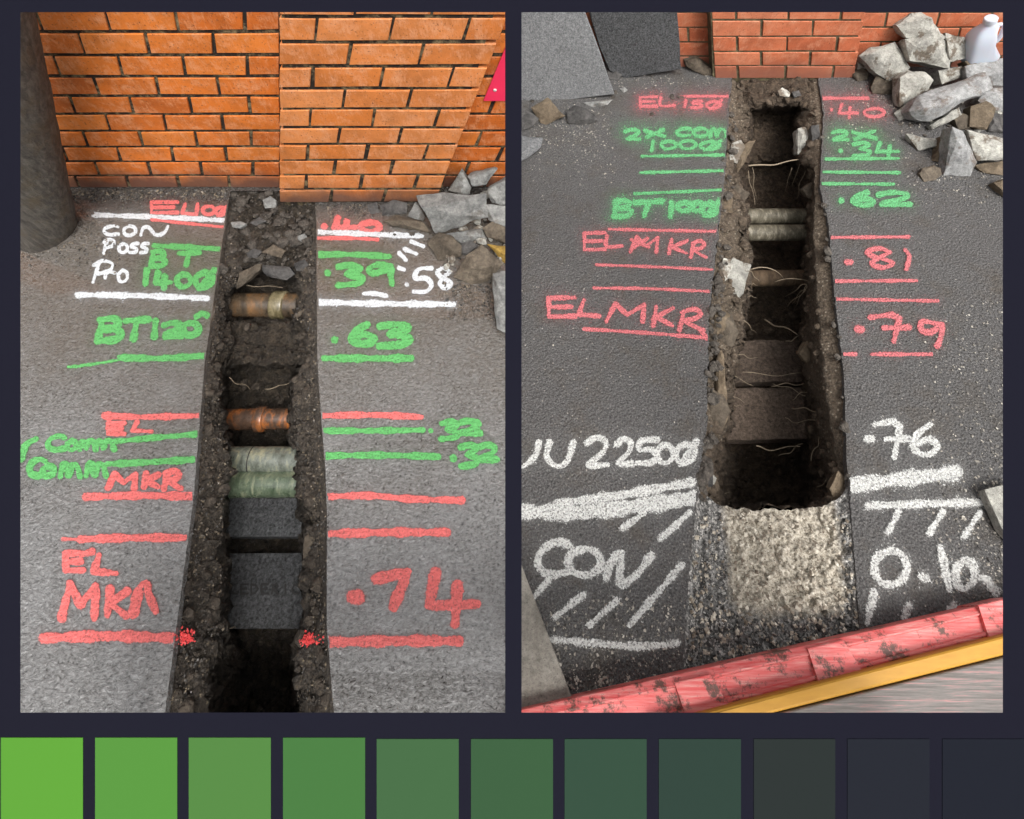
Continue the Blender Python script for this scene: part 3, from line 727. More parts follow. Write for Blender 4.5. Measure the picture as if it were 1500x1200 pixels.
# -- right site
paint('r', 'pink sprayed EL 15 lettering beside the broken slabs', [('E', 938, 142, 962, 156), ('l', 968, 143, 988, 155), ('1', 1000, 147, 1008, 157), ('5', 1013, 148, 1028, 158), ('ø', 1035, 147, 1057, 160)], 2.5, 0.5, 9)
paint('r', 'pink sprayed line over the number 15', [[(998, 141), (1069, 141)]], 2.2, 0.3, 8)
paint('g', 'green sprayed 2x COM lettering', [('2', 916, 190, 937, 204), ('x', 945, 190, 973, 201), ('C', 992, 188, 1011, 199), ('0', 1016, 188, 1037, 200), ('m', 1040, 189, 1064, 200)], 3.0, 0.5, 7)
paint('g', 'green sprayed number 100 under 2x COM', [('1', 950, 207, 961, 221), ('0', 969, 207, 990, 218), ('0', 996, 206, 1019, 218), ('ø', 1026, 206, 1056, 220)], 3.0, 0.4, 5)
paint('g', 'green sprayed line directly under the number 100', [[(940, 229), (1063, 227)]], 2.5, 0.2, 4)
paint('g', 'green sprayed line second below the number 100', [[(938, 253), (1061, 250)]], 2.5, 0.2, 3)
paint('g', 'green sprayed line directly above BT100', [[(930, 284), (1062, 278)]], 2.5, 0.2, 3)
paint('g', 'thick green sprayed BT100 lettering', [('B', 899, 294, 925, 317), ('T', 930, 295, 970, 316), ('1', 978, 297, 988, 318), ('0', 993, 297, 1012, 309), ('0', 1014, 297, 1030, 309), ('ø', 1028, 296, 1053, 316)], 4.6, 0.4, 4)
paint('r', 'pink sprayed line between BT100 and EL MKR', [[(892, 336), (1047, 339)]], 2.5, 0.28, 6)
paint('r', 'pink sprayed EL MKR lettering below BT100', [('E', 856, 341, 886, 366), ('l', 889, 345, 911, 361), ('M', 923, 347, 968, 369), ('x', 925, 349, 950, 363), ('K', 980, 351, 1007, 371), ('R', 1012, 353, 1034, 377)], 2.9, 0.22, 5)
paint('r', 'patchy pink sprayed line under the upper EL MKR', [[(874, 388), (960, 391), (1044, 395)]], 2.3, 0.1, 3)
paint('r', 'pink sprayed line above the lower EL MKR', [[(870, 422), (950, 423), (1038, 427)]], 2.5, 0.1, 3)
paint('r', 'larger pink sprayed EL MKR, the lower of two', [('E', 804, 436, 842, 464), ('L', 848, 439, 878, 463), ('M', 888, 445, 950, 471), ('K', 957, 449, 986, 477), ('R', 995, 453, 1030, 484), [(1022, 480), (1036, 496)]], 3.4, 0.2, 5)
paint('r', 'slanting pink sprayed line under the lower EL MKR', [[(856, 482), (950, 488), (1037, 495)]], 3.0, 0.1, 3)
paint('r', 'pink sprayed line above .40 near the rubble heap', [[(1202, 144), (1271, 144)]], 2.8, 0.35, 9)
paint('r', 'pink sprayed number .40 near the rubble heap', [('.', 1216, 160, 1220, 162), ('4', 1229, 153, 1256, 173), ('0', 1266, 159, 1295, 171)], 2.7, 0.35, 7)
paint('g', 'green sprayed 2x above the number .34', [('2', 1219, 192, 1242, 205), ('x', 1249, 192, 1283, 204)], 3.2, 0.5, 7)
paint('g', 'green sprayed number .34 squeezed under green 2x', [('.', 1229, 220, 1234, 222), ('3', 1251, 209, 1275, 229), ('4', 1284, 210, 1316, 229)], 3.2, 0.35, 5)
paint('g', 'green sprayed line touching the underside of .34', [[(1210, 233), (1316, 232)]], 2.7, 0.25, 4)
paint('g', 'green sprayed line second below .34', [[(1207, 252), (1317, 253)]], 2.6, 0.2, 4)
paint('g', 'green sprayed line directly above .62', [[(1205, 269), (1309, 270)]], 2.6, 0.2, 4)
paint('g', 'green sprayed number .62 below three green lines by the rubble', [('.', 1230, 293, 1235, 295), ('6', 1249, 282, 1279, 301), ('2', 1287, 282, 1333, 300)], 4.0, 0.25, 4)
paint('r', 'pink sprayed line between green .62 and pink .81', [[(1215, 348), (1331, 347)]], 2.7, 0.1, 3)
paint('r', 'pink sprayed number .81 nearer the rubble heap', [[(1241, 384), (1246, 384), 5.5], ('8', 1269, 364, 1308, 392), [(1326, 366), (1332, 376), (1328, 394)]], 3.4, 0.12, 3)
paint('r', 'pink sprayed line under the number .81', [[(1221, 412), (1343, 411)]], 2.7, 0.1, 3)
paint('r', 'thin pink sprayed line over the crossed seven of .79', [[(1225, 438), (1374, 441)]], 2.6, 0.15, 5)
paint('r', 'pink sprayed number .79 with a crossed seven', [[(1257, 482), (1262, 483), 6], ('7b', 1275, 461, 1332, 500), [(1378, 476), (1352, 471), (1350, 484), (1366, 486), (1380, 475), (1378, 495), (1373, 506)]], 4.2, 0.15, 3)
paint('r', 'broken pink sprayed line under the number .79', [[(1237, 519), (1253, 519)], [(1277, 519), (1364, 519)]], 3.2, 0.15, 3)
paint('w', 'white sprayed UU 2250 lettering', [[(789, 649), (784, 668), (766, 684)], ('U', 801, 648, 840, 683), ('2', 860, 641, 890, 682), ('2', 904, 643, 926, 680), ('5', 933, 644, 962, 679), ('0', 963, 652, 986, 678), ('ø', 990, 647, 1020, 681)], 4.4, 0.22, 4, 0.5)
paint('w', 'broad cream-white sprayed band above the word CON', [[(764, 750), (867, 749), (1016, 730), 12], [(817, 738), (905, 726), (1012, 707), 7]], 12, 0.2, 1.6, 0.45)
paint('w', 'white sprayed hatching strokes hanging from the broad white band', [[(944, 751), (912, 774)], [(1010, 751), (968, 789)]], 5, 0.25, 2, 0.7)
paint('w', 'large white sprayed word CON near the red barrier', [('C', 788, 794, 835, 842), ('0', 833, 804, 880, 842), [(888, 848), (893, 828), (910, 810), (908, 853), (930, 844), (954, 814)]], 6.0, 0.25, 2.6, 0.55)
paint('w', 'white sprayed slanting strokes below the word CON', [[(803, 850), (784, 874)], [(854, 872), (813, 904)], [(903, 880), (863, 916)], [(998, 828), (922, 916)]], 5.2, 0.25, 2.4, 0.7)
paint('w', 'faint white sprayed line along the coarse asphalt by the barrier', [[(811, 937), (930, 947), (992, 942)]], 6, 0.3, 2, 0.8)
paint('w', 'white sprayed number .76', [[(1271, 643), (1277, 643), 7], ('7b', 1281, 617, 1330, 670), ('6', 1338, 622, 1373, 666)], 4.8, 0.25, 3, 0.55)
paint('w', 'broad white sprayed band below .76', [[(1249, 711), (1320, 702), (1398, 693)]], 11, 0.3, 1.6, 0.6)
paint('w', 'long white sprayed line below the broad band at .76', [[(1272, 741), (1360, 738), (1452, 736)]], 6, 0.3, 2, 0.75)
paint('w', 'three slanting white sprayed ticks above the number 0.16', [[(1316, 750), (1301, 779)], [(1381, 750), (1362, 781)], [(1435, 752), (1413, 785)]], 5, 0.25, 2.4, 0.7)
paint('w', 'large white sprayed number 0.16', [('0', 1281, 806, 1328, 856), [(1350, 843), (1355, 847), 8], [(1378, 802), (1383, 830), (1391, 864)], ('o', 1399, 820, 1428, 862), [(1436, 846), (1446, 850), (1459, 868)]], 6.0, 0.3, 2.6, 0.7)
paint('w', 'short faint white sprayed ticks between 0.16 and the barrier', [[(1280, 868), (1271, 912)], [(1331, 888), (1325, 905)], [(1397, 886), (1391, 896)]], 5.5, 0.3, 2.2, 0.8)

# ------------------------------------------------------------------ rocks
def rock(name, label, cat, mat, outline, slope=35, thick=0.05, z0=0.0, shrink=0.82, ridge=2, bulge=0.25, seed=0, group=None, rough=0.05, cuts=2, parent=None, base=None):
    """outline (pixels) of the face seen; that face is a plane rising at `slope` degrees from its lowest point,
    which rests at height z0; the stone has a real thickness behind the face and faceted ridges on it"""
    rg = random.Random(seed * 13 + len(outline) * 7 + int(outline[0][0]))
    bx, by = base or max(outline, key=lambda p: p[1])
    B = P(bx, by, z0)
    a = math.radians(slope); n = Vector((0, -math.sin(a), math.cos(a)))
    def onpl(px, py, off=0.0):
        d = ray(px, py); o = Vector((0, 0, CAMH))
        t = (B + n * off - o).dot(n) / d.dot(n)
        return o + d * t
    F = [onpl(*p) for p in outline]
    c = sum(F, Vector()) / len(F)
    size = max((p - c).length for p in F)
    back = [c + (p - c) * shrink - n * thick for p in F]
    pts = F + back
    for i in range(ridge):
        wts = [rg.random() ** 1.5 for _ in outline]; sw = sum(wts)
        q = sum(((p - c) * (w_ / sw) for p, w_ in zip(F, wts)), Vector()) * 1.4 + c
        pts.append(q + n * size * bulge * rg.uniform(0.5, 1.0))
    bm = bmesh.new()
    for p in pts: bm.verts.new(p)
    r = bmesh.ops.convex_hull(bm, input=bm.verts)
    dead = list({g for g in r['geom_interior'] + r['geom_unused'] if isinstance(g, bmesh.types.BMVert) and g.is_valid})
    if dead: bmesh.ops.delete(bm, geom=dead, context='VERTS')
    bmesh.ops.dissolve_limit(bm, angle_limit=0.05, verts=bm.verts, edges=bm.edges)
    bmesh.ops.bevel(bm, geom=list(bm.edges), offset=size * 0.012, segments=1, affect='EDGES', clamp_overlap=True)
    bmesh.ops.triangulate(bm, faces=bm.faces)
    for _ in range(cuts):
        le = [e for e in bm.edges if e.calc_length() > size * 0.22]
        if le: bmesh.ops.subdivide_edges(bm, edges=le, cuts=1, use_grid_fill=False)
        bmesh.ops.triangulate(bm, faces=bm.faces)
    bm.normal_update()
    mv = []
    for v in bm.verts:
        s = fbm(v.co + Vector((seed, 0, 0)), 1.6 / size, 4)
        mv.append(v.normal * s * size * rough)
    for v, d in zip(bm.verts, mv): v.co += d
    low = min(v.co.z for v in bm.verts)
    if 0 <= z0 <= 0.001 and parent is None:                    # seat it: nothing far under the paving
        for v in bm.verts:
            if v.co.z < -0.012: v.co.z = -0.012
    o = bm_obj(name, bm, mat, parent)
    if parent is None: tag(o, label, cat, group)
    return o

GL, GR, GS = 'rubble heaped against the orange wall', 'rubble heaped against the red wall', 'broken slabs and lumps beside the red wall'
def lumps(rows, group):
    for i, (label, mat, outl, slope, thick, z0) in enumerate(rows):
        rock('rubble_stone', label, 'stone', M[mat], outl, slope, thick, z0, seed=i + (40 if group == GL else 0 if group == GR else 80), group=group, bulge=0.30, ridge=3, rough=0.07, cuts=3)
lumps([
 ('pale grey triangular stone standing on end against the pillar', 'slate', [(657, 279), (676, 249), (691, 275), (688, 285)], 70, 0.04, 0.06),
 ('pale grey splinter of stone at the back of the rubble', 'slate', [(684, 258), (730, 246), (712, 270), (692, 274)], 60, 0.04, 0.09),
 ('light grey stone behind the big flat grey slab', 'slate', [(713, 277), (748, 258), (748, 300), (720, 298)], 55, 0.05, 0.07),
 ('big flat grey stone slab topping the rubble by the pillar', 'slate', [(609, 286), (712, 284), (716, 319), (652, 340), (637, 341)], 38, 0.03, 0.035),
 ('dark grey weathered lump under the big slab', 'slate', [(711, 299), (748, 302), (748, 338), (716, 322)], 45, 0.05, 0.03),
 ('dark asphalt lump at the foot of the orange pillar', 'darkrock', [(556, 301), (575, 293), (597, 297), (596, 313), (560, 316)], 40, 0.03, 0.0),
 ('small dark asphalt lump beside the pillar foot', 'darkrock', [(538, 300), (552, 296), (556, 312), (541, 314)], 35, 0.02, 0.0),
 ('small pale wedge between the dark lump and the big slab', 'slate', [(597, 317), (609, 296), (623, 318), (615, 322)], 50, 0.03, 0.0),
 ('flat brown shard lying on the white line', 'brownrock', [(560, 325), (580, 315), (620, 325), (632, 342), (600, 336)], 16, 0.02, 0.008),
 ('long grey stone under the big flat slab', 'slate', [(654, 343), (707, 334), (713, 350), (681, 358)], 30, 0.04, 0.0),
 ('fractured brown-grey stone with layered edges', 'brownrock', [(706, 334), (722, 323), (748, 337), (748, 360), (713, 348)], 40, 0.05, 0.01),
 ('dark brown boulder with white paint flecks beside .58', 'brownrock', [(626, 356), (642, 340), (662, 346), (676, 361), (675, 376), (642, 382)], 36, 0.05, 0.0),
 ('dark lump between the brown boulder and the wedge stone', 'darkrock', [(674, 358), (690, 352), (700, 360), (686, 374), (675, 372)], 30, 0.03, 0.0),
 ('wedge-shaped muddy stone with a pale split face', 'brownrock', [(664, 406), (682, 376), (705, 358), (736, 386), (716, 413), (690, 416)], 42, 0.05, 0.0),
 ('yellow ochre stone tucked behind the wedge stone', 'ochre', [(714, 358), (748, 362), (748, 391), (736, 384)], 38, 0.04, 0.0),
 ('grey slab on edge at the end of the rubble', 'slate', [(721, 400), (748, 396), (748, 492), (727, 482)], 24, 0.05, 0.02),
], GL)
lumps([
 ('grey-white stone crowning the heap beside the plastic bottle', 'pale', [(1312, 37), (1335, 18), (1350, 18), (1386, 55), (1380, 62), (1327, 56)], 58, 0.07, 0.20),
 ('speckled stone between the crowning stone and the bottle', 'pale', [(1384, 48), (1415, 60), (1422, 84), (1392, 93)], 50, 0.07, 0.13),
 ('squared white block with a chipped front', 'pale', [(1325, 57), (1389, 59), (1393, 102), (1332, 90)], 48, 0.08, 0.11),
 ('large pale stone with a brown earthy hollow by the pillar', 'pale', [(1259, 82), (1275, 70), (1311, 61), (1335, 99), (1302, 121), (1282, 108)], 46, 0.06, 0.04),
 ('brown stone ledge below the plastic bottle', 'tan', [(1414, 90), (1450, 80), (1456, 92), (1420, 100)], 40, 0.06, 0.12),
 ('thick grey slab with tan side lying under the bottle', 'grey', [(1414, 98), (1476, 83), (1476, 126), (1447, 126), (1417, 113)], 40, 0.07, 0.08),
 ('speckled grey lump behind the long kerb piece', 'pale', [(1374, 103), (1410, 96), (1413, 111), (1380, 124)], 38, 0.06, 0.06),
 ('rough pale stone leaning in the middle of the heap', 'pale', [(1317, 113), (1332, 104), (1355, 106), (1366, 118), (1360, 132), (1318, 158)], 45, 0.06, 0.02),
 ('dark earthy stone under the pale stone with the hollow', 'brownrock', [(1276, 128), (1286, 108), (1318, 126), (1318, 140), (1278, 137)], 30, 0.04, 0.0),
 ('long grey kerb piece with a brown worn face across the heap', 'grey', [(1330, 163), (1345, 140), (1445, 104), (1448, 129), (1358, 176), (1336, 173)], 34, 0.07, 0.05),
 ('pale grey lump right of the long kerb piece', 'grey', [(1432, 148), (1447, 130), (1476, 127), (1476, 166), (1452, 161)], 38, 0.06, 0.03),
 ('small pale chip under the end of the long kerb piece', 'pale', [(1310, 166), (1322, 157), (1333, 171), (1317, 177)], 30, 0.03, 0.0),
 ('narrow pale sliver below the long kerb piece', 'pale', [(1361, 183), (1407, 155), (1410, 168), (1365, 191)], 30, 0.04, 0.02),
 ('rounded tan brick-like stone right of the heap', 'tan', [(1422, 156), (1452, 152), (1446, 191), (1420, 186)], 40, 0.05, 0.02),
 ('dark grey lump beside the tan stone', 'darkrock', [(1452, 166), (1476, 168), (1476, 196), (1448, 192)], 32, 0.05, 0.0),
 ('small muddy lump between the sliver and the tan stone', 'brownrock', [(1396, 170), (1414, 168), (1420, 188), (1404, 190)], 34, 0.04, 0.01),
 ('tan shard behind the upright grey wedge', 'tan', [(1368, 236), (1383, 198), (1390, 196), (1386, 241)], 34, 0.04, 0.0),
 ('upright grey wedge of stone at the front of the heap', 'grey', [(1382, 258), (1395, 185), (1411, 192), (1430, 238), (1420, 257)], 50, 0.06, 0.0),
 ('white mottled slab resting against the upright wedge', 'pale', [(1416, 189), (1476, 203), (1476, 233), (1431, 236)], 38, 0.05, 0.03),
 ('flat pale shard lying apart on the asphalt', 'pale', [(1327, 196), (1377, 205), (1371, 217), (1345, 220)], 22, 0.03, 0.008),
 ('flat tan stone under the white mottled slab', 'tan', [(1427, 242), (1476, 235), (1474, 257), (1440, 253)], 24, 0.04, 0.0),
 ('brown round pebble in front of the heap', 'brownrock', [(1346, 254), (1352, 246), (1366, 242), (1378, 246), (1380, 256), (1370, 264), (1354, 266)], 25, 0.03, 0.004),
 ('brown stone on its own past the heap', 'tan', [(1456, 268), (1476, 260), (1476, 294)], 30, 0.04, 0.0),
 ('mossy grey stone at the foot of the red pillar', 'brownrock', [(1245, 104), (1262, 99), (1275, 105), (1270, 117), (1256, 120)], 30, 0.04, 0.0),
 ('white cylindrical stone chip beside the red pillar', 'pale', [(1256, 92), (1267, 90), (1268, 101), (1256, 102)], 60, 0.03, 0.03),
], GR)
lumps([
 ('reddish brick fragment in front of the worn asphalt slab', 'tan', [(778, 158), (802, 143), (828, 170), (800, 183), (792, 180)], 34, 0.04, 0.0),
 ('dark jagged lump next to the brick fragment', 'darkrock', [(830, 162), (842, 155), (862, 160), (877, 175), (856, 184), (832, 180)], 30, 0.04, 0.0),
 ('thin grey flake under the worn slab corner', 'slate', [(852, 150), (880, 146), (898, 146), (890, 154), (868, 157)], 20, 0.02, 0.0),
 ('broken dark asphalt lump left of the brick fragment', 'darkrock', [(752, 160), (770, 157), (789, 174), (781, 186), (752, 194)], 26, 0.03, 0.0),
 ('flat grey asphalt piece with a crumbling edge', 'slab1', [(752, 199), (795, 202), (791, 216), (775, 230), (752, 240)], 6, 0.02, 0.012),
 ('dark muddy lump leaning against the red pillar', 'brownrock', [(1000, 86), (1018, 80), (1052, 101), (1050, 109), (1031, 111), (1006, 97)], 36, 0.04, 0.0),
 ('dark crumb of asphalt between the slab and the wall', 'darkrock', [(990, 86), (1003, 79), (1014, 88), (1004, 97), (994, 95)], 40, 0.03, 0.0),
 ('dark asphalt lump wedged between the two slabs', 'darkrock', [(884, 90), (894, 88), (912, 108), (906, 118), (893, 116)], 36, 0.03, 0.0),
 ('small grey stone between the slabs and pink lettering', 'slate', [(908, 130), (914, 127), (920, 132), (914, 136)], 25, 0.02, 0.0),
], GS)
o = rock('asphalt_slab', 'large worn grey asphalt slab leaning against the wall', 'slab', M['slab1'], [(754, -25), (842, -25), (858, 30), (882, 88), (901, 139), (870, 143), (817, 146), (778, 156), (754, 152)], 74, 0.05, 0.0, 0.97, 0, 0.0, 3, GS, 0.014, 4, base=(860, 146))
o = rock('asphalt_slab', 'black coarse asphalt slab leaning behind the worn grey one', 'slab', M['slab2'], [(858, -25), (990, -25), (997, 77), (999, 102), (962, 108), (915, 115), (893, 104), (878, 72), (866, 30)], 82, 0.05, 0.0, 0.97, 0, 0.0, 5, GS, 0.016, 4, base=(940, 114))

# ------------------------------------------------------------------ things in the trenches
def pipe(name, label, mat, a, b, z, rpx, collar=None, cmat=None, cat='pipe', group=None, embed=0.06):
    """a, b: pixels of the axis ends; z: height of the axis; collar: list of (fraction, length fraction, radius factor)"""
    A, B = P(*a, z), P(*b, z); r = rpx * S((a[0] + b[0]) / 2, (a[1] + b[1]) / 2, z)
    d = (B - A).normalized()
    root = empty(name, (A + B) / 2 - Vector((0, 0, r))); tag(root, label, cat, group)
    n = 24
    A2, B2 = A - d * embed, B + d * embed
    pts = [A2.lerp(B2, i / n) for i in range(n + 1)]
    V, Fc = tube(pts, [r * (1 + 0.012 * mnoise.noise(p * 40)) for p in pts], 28)
    mesh_obj('barrel', V, Fc, mat, root, True)
    for (f, l, k) in (collar or []):
        c0 = A.lerp(B, f - l / 2); c1 = A.lerp(B, f + l / 2)
        e = (c1 - c0) * 0.12
        V, Fc = tube([c0, c0 + e * 0.3, c0 + e, c1 - e, c1 - e * 0.3, c1], [r * 1.003, r * (k * 0.97), r * k, r * k, r * (k * 0.97), r * 1.003], 28)
        mesh_obj('collar', V, Fc, cmat or mat, root, True)
    return root
pipe('clay_duct', 'tan glazed duct with a pale collar at the head of the wet trench', M['pipe_tan'], (346, 447), (430, 447), -0.19, 17.5, [(0.76, 0.24, 1.18)], M['collar_tan'])
pipe('clay_duct', 'rusty orange-brown duct with a raised collar band', M['pipe_rust'], (322, 615), (430, 613), -0.26, 14.5, [(0.56, 0.13, 1.22)], M['pipe_rust'])
pipe('clay_duct', 'grey-white duct lying against the green one', M['pipe_grey'], (336, 674), (438, 674), -0.21, 18.2, [(0.33, 0.016, 1.02)], M['ink'])
pipe('clay_duct', 'green mossy duct, lower of the touching pair', M['pipe_green'], (336, 709), (442, 708), -0.22, 18.2)
pipe('clay_duct', 'grey clay duct nearer the wall of the touching pair in the rooty trench', M['pipe_clay'], (1090, 317), (1186, 317), -0.235, 11.5, [(0.5, 0.02, 1.03)], M['pipe_clay'])
pipe('clay_duct', 'grey clay duct with flaked white patches in the rooty trench', M['pipe_clay'], (1088, 341), (1185, 341), -0.245, 12.0)
pipe('clay_duct', 'brown mud-caked duct crossing the rooty trench', M['pipe_mud'], (1094, 408), (1184, 407), -0.28, 12)

def slab_box(name, label, mat, quad, z, th, cat='tile', group=None, rough=0.004):
    """quad of pixels on the level z (top face), th thick"""
    T = [P(*p, z) for p in quad]; n = 14
    V, Fc = [], []
    for j in range(n + 1):
        for i in range(n + 1):
            u, v = i / n, j / n
            p = T[0] * (1 - u) * (1 - v) + T[1] * u * (1 - v) + T[2] * u * v + T[3] * (1 - u) * v
            V.append(p + Vector((0, 0, rough * fbm(p, 18, 4))))
    for j in range(n):
        for i in range(n):
            a = j * (n + 1) + i; Fc.append([a, a + n + 1, a + n + 2, a + 1])
    rim = [i for i in range(n + 1)] + [j * (n + 1) + n for j in range(1, n + 1)] + [n * (n + 1) + i for i in range(n - 1, -1, -1)] + [j * (n + 1) for j in range(n - 1, 0, -1)]
    b = len(V)
    for i in rim: V.append(V[i] + Vector((0, 0, -th)))
    for k in range(len(rim)):
        k2 = (k + 1) % len(rim); Fc.append([rim[k], rim[k2], b + k2, b + k])
    Fc.append([b + k for k in range(len(rim))][::-1])
    o = mesh_obj(name, V, Fc, mat)
    return tag(o, label, cat, group)
GT = 'cable cover tiles in the trenches'
slab_box('cover_tile', 'dark wet cover tile next to the green duct', M['tile_dark'], [(326, 730), (443, 730), (447, 786), (326, 786)], -0.31, 0.05, group=GT)
lt = slab_box('cover_tile', 'dark wet cover tile with impressed lettering', M['tile_dark'], [(336, 811), (444, 810), (450, 921), (330, 921)], -0.31, 0.05, group=GT)
slab_box('cover_tile', 'soil-covered tile step below the mud-caked duct', M['tile_brown'], [(1086, 500), (1176, 498), (1180, 559), (1072, 560)], -0.33, 0.05, group=GT, rough=0.012)
slab_box('cover_tile', 'soil-covered tile step above the deep end of the rooty trench', M['tile_brown'], [(1072, 569), (1180, 567), (1188, 642), (1062, 645)], -0.35, 0.05, group=GT, rough=0.012)
# impressed lettering on the tile
segs = []
xx = 338
for ch in ['L', 'E', 'D', 'E', 'R', 'I', 'C']:
    st = G.get(ch) or {'D': [[(0, 0), (0, 1), (.6, .9), (1, .5), (.6, .1), (0, 0)]], 'I': [[(.5, 0), (.5, 1)]]}[ch]
    for s in st: segs.append([(xx + a * 10, 856 + b * 14) for a, b in s])
    xx += 15
V, Fc = [], []
zt = -0.3055
for s in segs:
    for (a, b) in zip(s[:-1], s[1:]):
        A, B = P(*a, zt), P(*b, zt); d = (B - A); 
        if d.length < 1e-6: continue
        d.normalize(); nn = Vector((-d.y, d.x, 0)) * 0.0024; k = len(V); e = d * 0.0015
        V += [A - e - nn, B + e - nn, B + e + nn, A - e + nn]; Fc.append([k, k + 1, k + 2, k + 3]); zt += 0.00002
lo = mesh_obj('lettering', V, Fc, M['ink'], lt); lo['label'] = 'dark impressed letters LEDERIC'

# stones and crust pieces in the trenches
GK = 'stones lodged in the trench sides'
for i, (label, mat, outl, slope, thick, z0) in enumerate([
 ('loose grey stone on the broken edge above the tan duct', 'brownrock', [(383, 370), (400, 358), (419, 367), (412, 378), (398, 374)], 30, 0.03, -0.03),
 ('small dark stone left of the loose grey stone', 'darkrock', [(361, 371), (372, 364), (384, 368), (376, 378), (364, 378)], 30, 0.03, -0.03),
 ('wide dark stone overhanging the tan duct', 'darkrock', [(382, 388), (400, 397), (424, 391), (433, 402), (420, 411), (390, 405)], 30, 0.04, -0.06),
 ('dark stone with green paint specks on the pillar side', 'darkrock', [(430, 386), (446, 380), (452, 388), (447, 398), (434, 397)], 30, 0.03, -0.04),
 ('pale broken lump at the foot of the orange pillar edge', 'slate', [(384, 293), (396, 287), (405, 294), (404, 304), (388, 305)], 25, 0.03, -0.005),
 ('flat dark shard near the head of the wet trench', 'darkrock', [(366, 326), (380, 318), (390, 324), (374, 331)], 20, 0.02, -0.01),
 ('whitish lump on the pillar side of the wet trench', 'slate', [(436, 346), (446, 342), (452, 350), (444, 355), (436, 353)], 25, 0.02, -0.02),
 ('bluish pale crust where the white line meets the trench', 'slate', [(338, 326), (352, 324), (362, 328), (352, 335), (340, 333)], 15, 0.02, -0.008),
 ('thick crust piece arching over the tan duct', 'brownrock', [(346, 424), (350, 400), (372, 388), (384, 386), (380, 396), (364, 404), (356, 418)], 35, 0.03, -0.06),
 ('broken crust ledge beside the tan duct on the pillar side', 'brownrock', [(431, 462), (446, 452), (460, 472), (459, 482), (444, 474)], 30, 0.03, -0.09),
 ('rounded crust bulging over the dark cover tiles', 'brownrock', [(444, 800), (447, 786), (462, 780), (466, 800), (456, 820), (444, 818)], 25, 0.04, -0.08),
 ('white chalky pebble lying at the head of the deep trench', 'pale', [(1139, 133), (1146, 128), (1158, 137), (1156, 142), (1142, 141)], 25, 0.02, 0.0),
 ('dark pebble beside the white chalky pebble', 'darkrock', [(1160, 135), (1170, 132), (1174, 140), (1164, 143)], 25, 0.02, 0.0),
 ('pointed stone jutting from the trench side by green 100', 'tan', [(1078, 254), (1082, 222), (1098, 205), (1109, 205), (1100, 222), (1092, 236)], 45, 0.04, -0.10),
 ('cream layered stone jutting opposite the pointed one', 'pale', [(1168, 188), (1180, 186), (1195, 232), (1194, 242), (1168, 226)], 35, 0.05, -0.12),
 ('tar-black crust with grey edge beside the green 2x', 'darkrock', [(1188, 184), (1200, 182), (1205, 212), (1200, 222), (1190, 206)], 30, 0.03, -0.05),
 ('brown stone lodged above the flaked clay duct', 'brownrock', [(1062, 270), (1074, 265), (1099, 283), (1090, 296), (1070, 292)], 35, 0.04, -0.12),
 ('brown stone nub opposite, above the clay ducts', 'brownrock', [(1175, 277), (1190, 266), (1200, 272), (1197, 292), (1184, 290)], 35, 0.04, -0.12),
 ('muddy stone under the brown lodged stone', 'brownrock', [(1062, 292), (1078, 290), (1094, 305), (1080, 318), (1064, 312)], 30, 0.04, -0.13),
 ('white flaky stone with brown patches jutting beside EL MKR', 'pale', [(1064, 452), (1060, 402), (1074, 376), (1100, 388), (1088, 436), (1072, 455)], 30, 0.05, -0.10),
 ('brown shell-shaped crust below the white flaky stone', 'brownrock', [(1052, 512), (1058, 460), (1072, 456), (1082, 488), (1074, 506), (1060, 516)], 24, 0.04, -0.07),
 ('long tan crust strip along the trench lip', 'tan', [(1046, 636), (1048, 560), (1056, 514), (1062, 560), (1069, 612), (1058, 630)], 12, 0.03, -0.05),
 ('pale crust strip beside the upper pink EL MKR', 'tan', [(1056, 352), (1062, 340), (1074, 350), (1073, 372), (1060, 378)], 24, 0.03, -0.07),
 ('jutting sandy lip opposite the lower EL MKR', 'tan', [(1170, 518), (1182, 500), (1194, 520), (1190, 548), (1180, 532)], 30, 0.03, -0.20),
 ('flat pale crust plate overhanging beside green 100', 'pale', [(1066, 232), (1072, 210), (1086, 204), (1092, 216), (1080, 240)], 20, 0.03, -0.04),
 ('thin chalky crust below the green lines', 'tan', [(1058, 300), (1064, 282), (1074, 288), (1072, 318), (1060, 322)], 22, 0.03, -0.05),
 ('jagged crust plate under the patchy pink line', 'pale', [(1054, 402), (1060, 378), (1076, 380), (1070, 402), (1060, 414)], 18, 0.03, -0.04),
 ('sharp crust plate beside the lower EL MKR', 'tan', [(1044, 470), (1052, 446), (1070, 462), (1062, 484), (1048, 494)], 18, 0.03, -0.04),
 ('curled crust plate above the white 2250', 'brownrock', [(1040, 600), (1044, 570), (1060, 578), (1070, 604), (1056, 630), (1042, 634)], 14, 0.03, -0.035),
 ('broken dark edge plate at the deep end', 'darkrock', [(1024, 690), (1034, 668), (1046, 684), (1044, 712), (1030, 716)], 16, 0.03, -0.03),
 ('tan edge plate opposite at the deep end', 'tan', [(1216, 716), (1228, 690), (1238, 700), (1236, 728), (1222, 734)], 18, 0.03, -0.04),
 ('white pebble stuck in the side of the deep end', 'pale', [(1037, 700), (1044, 694), (1050, 701), (1046, 710), (1038, 708)], 35, 0.02, -0.06),
]):
    rock('lodged_stone', label, 'stone', M[mat], outl, slope, thick, z0, seed=120 + i, group=GK, bulge=0.2, rough=0.07)

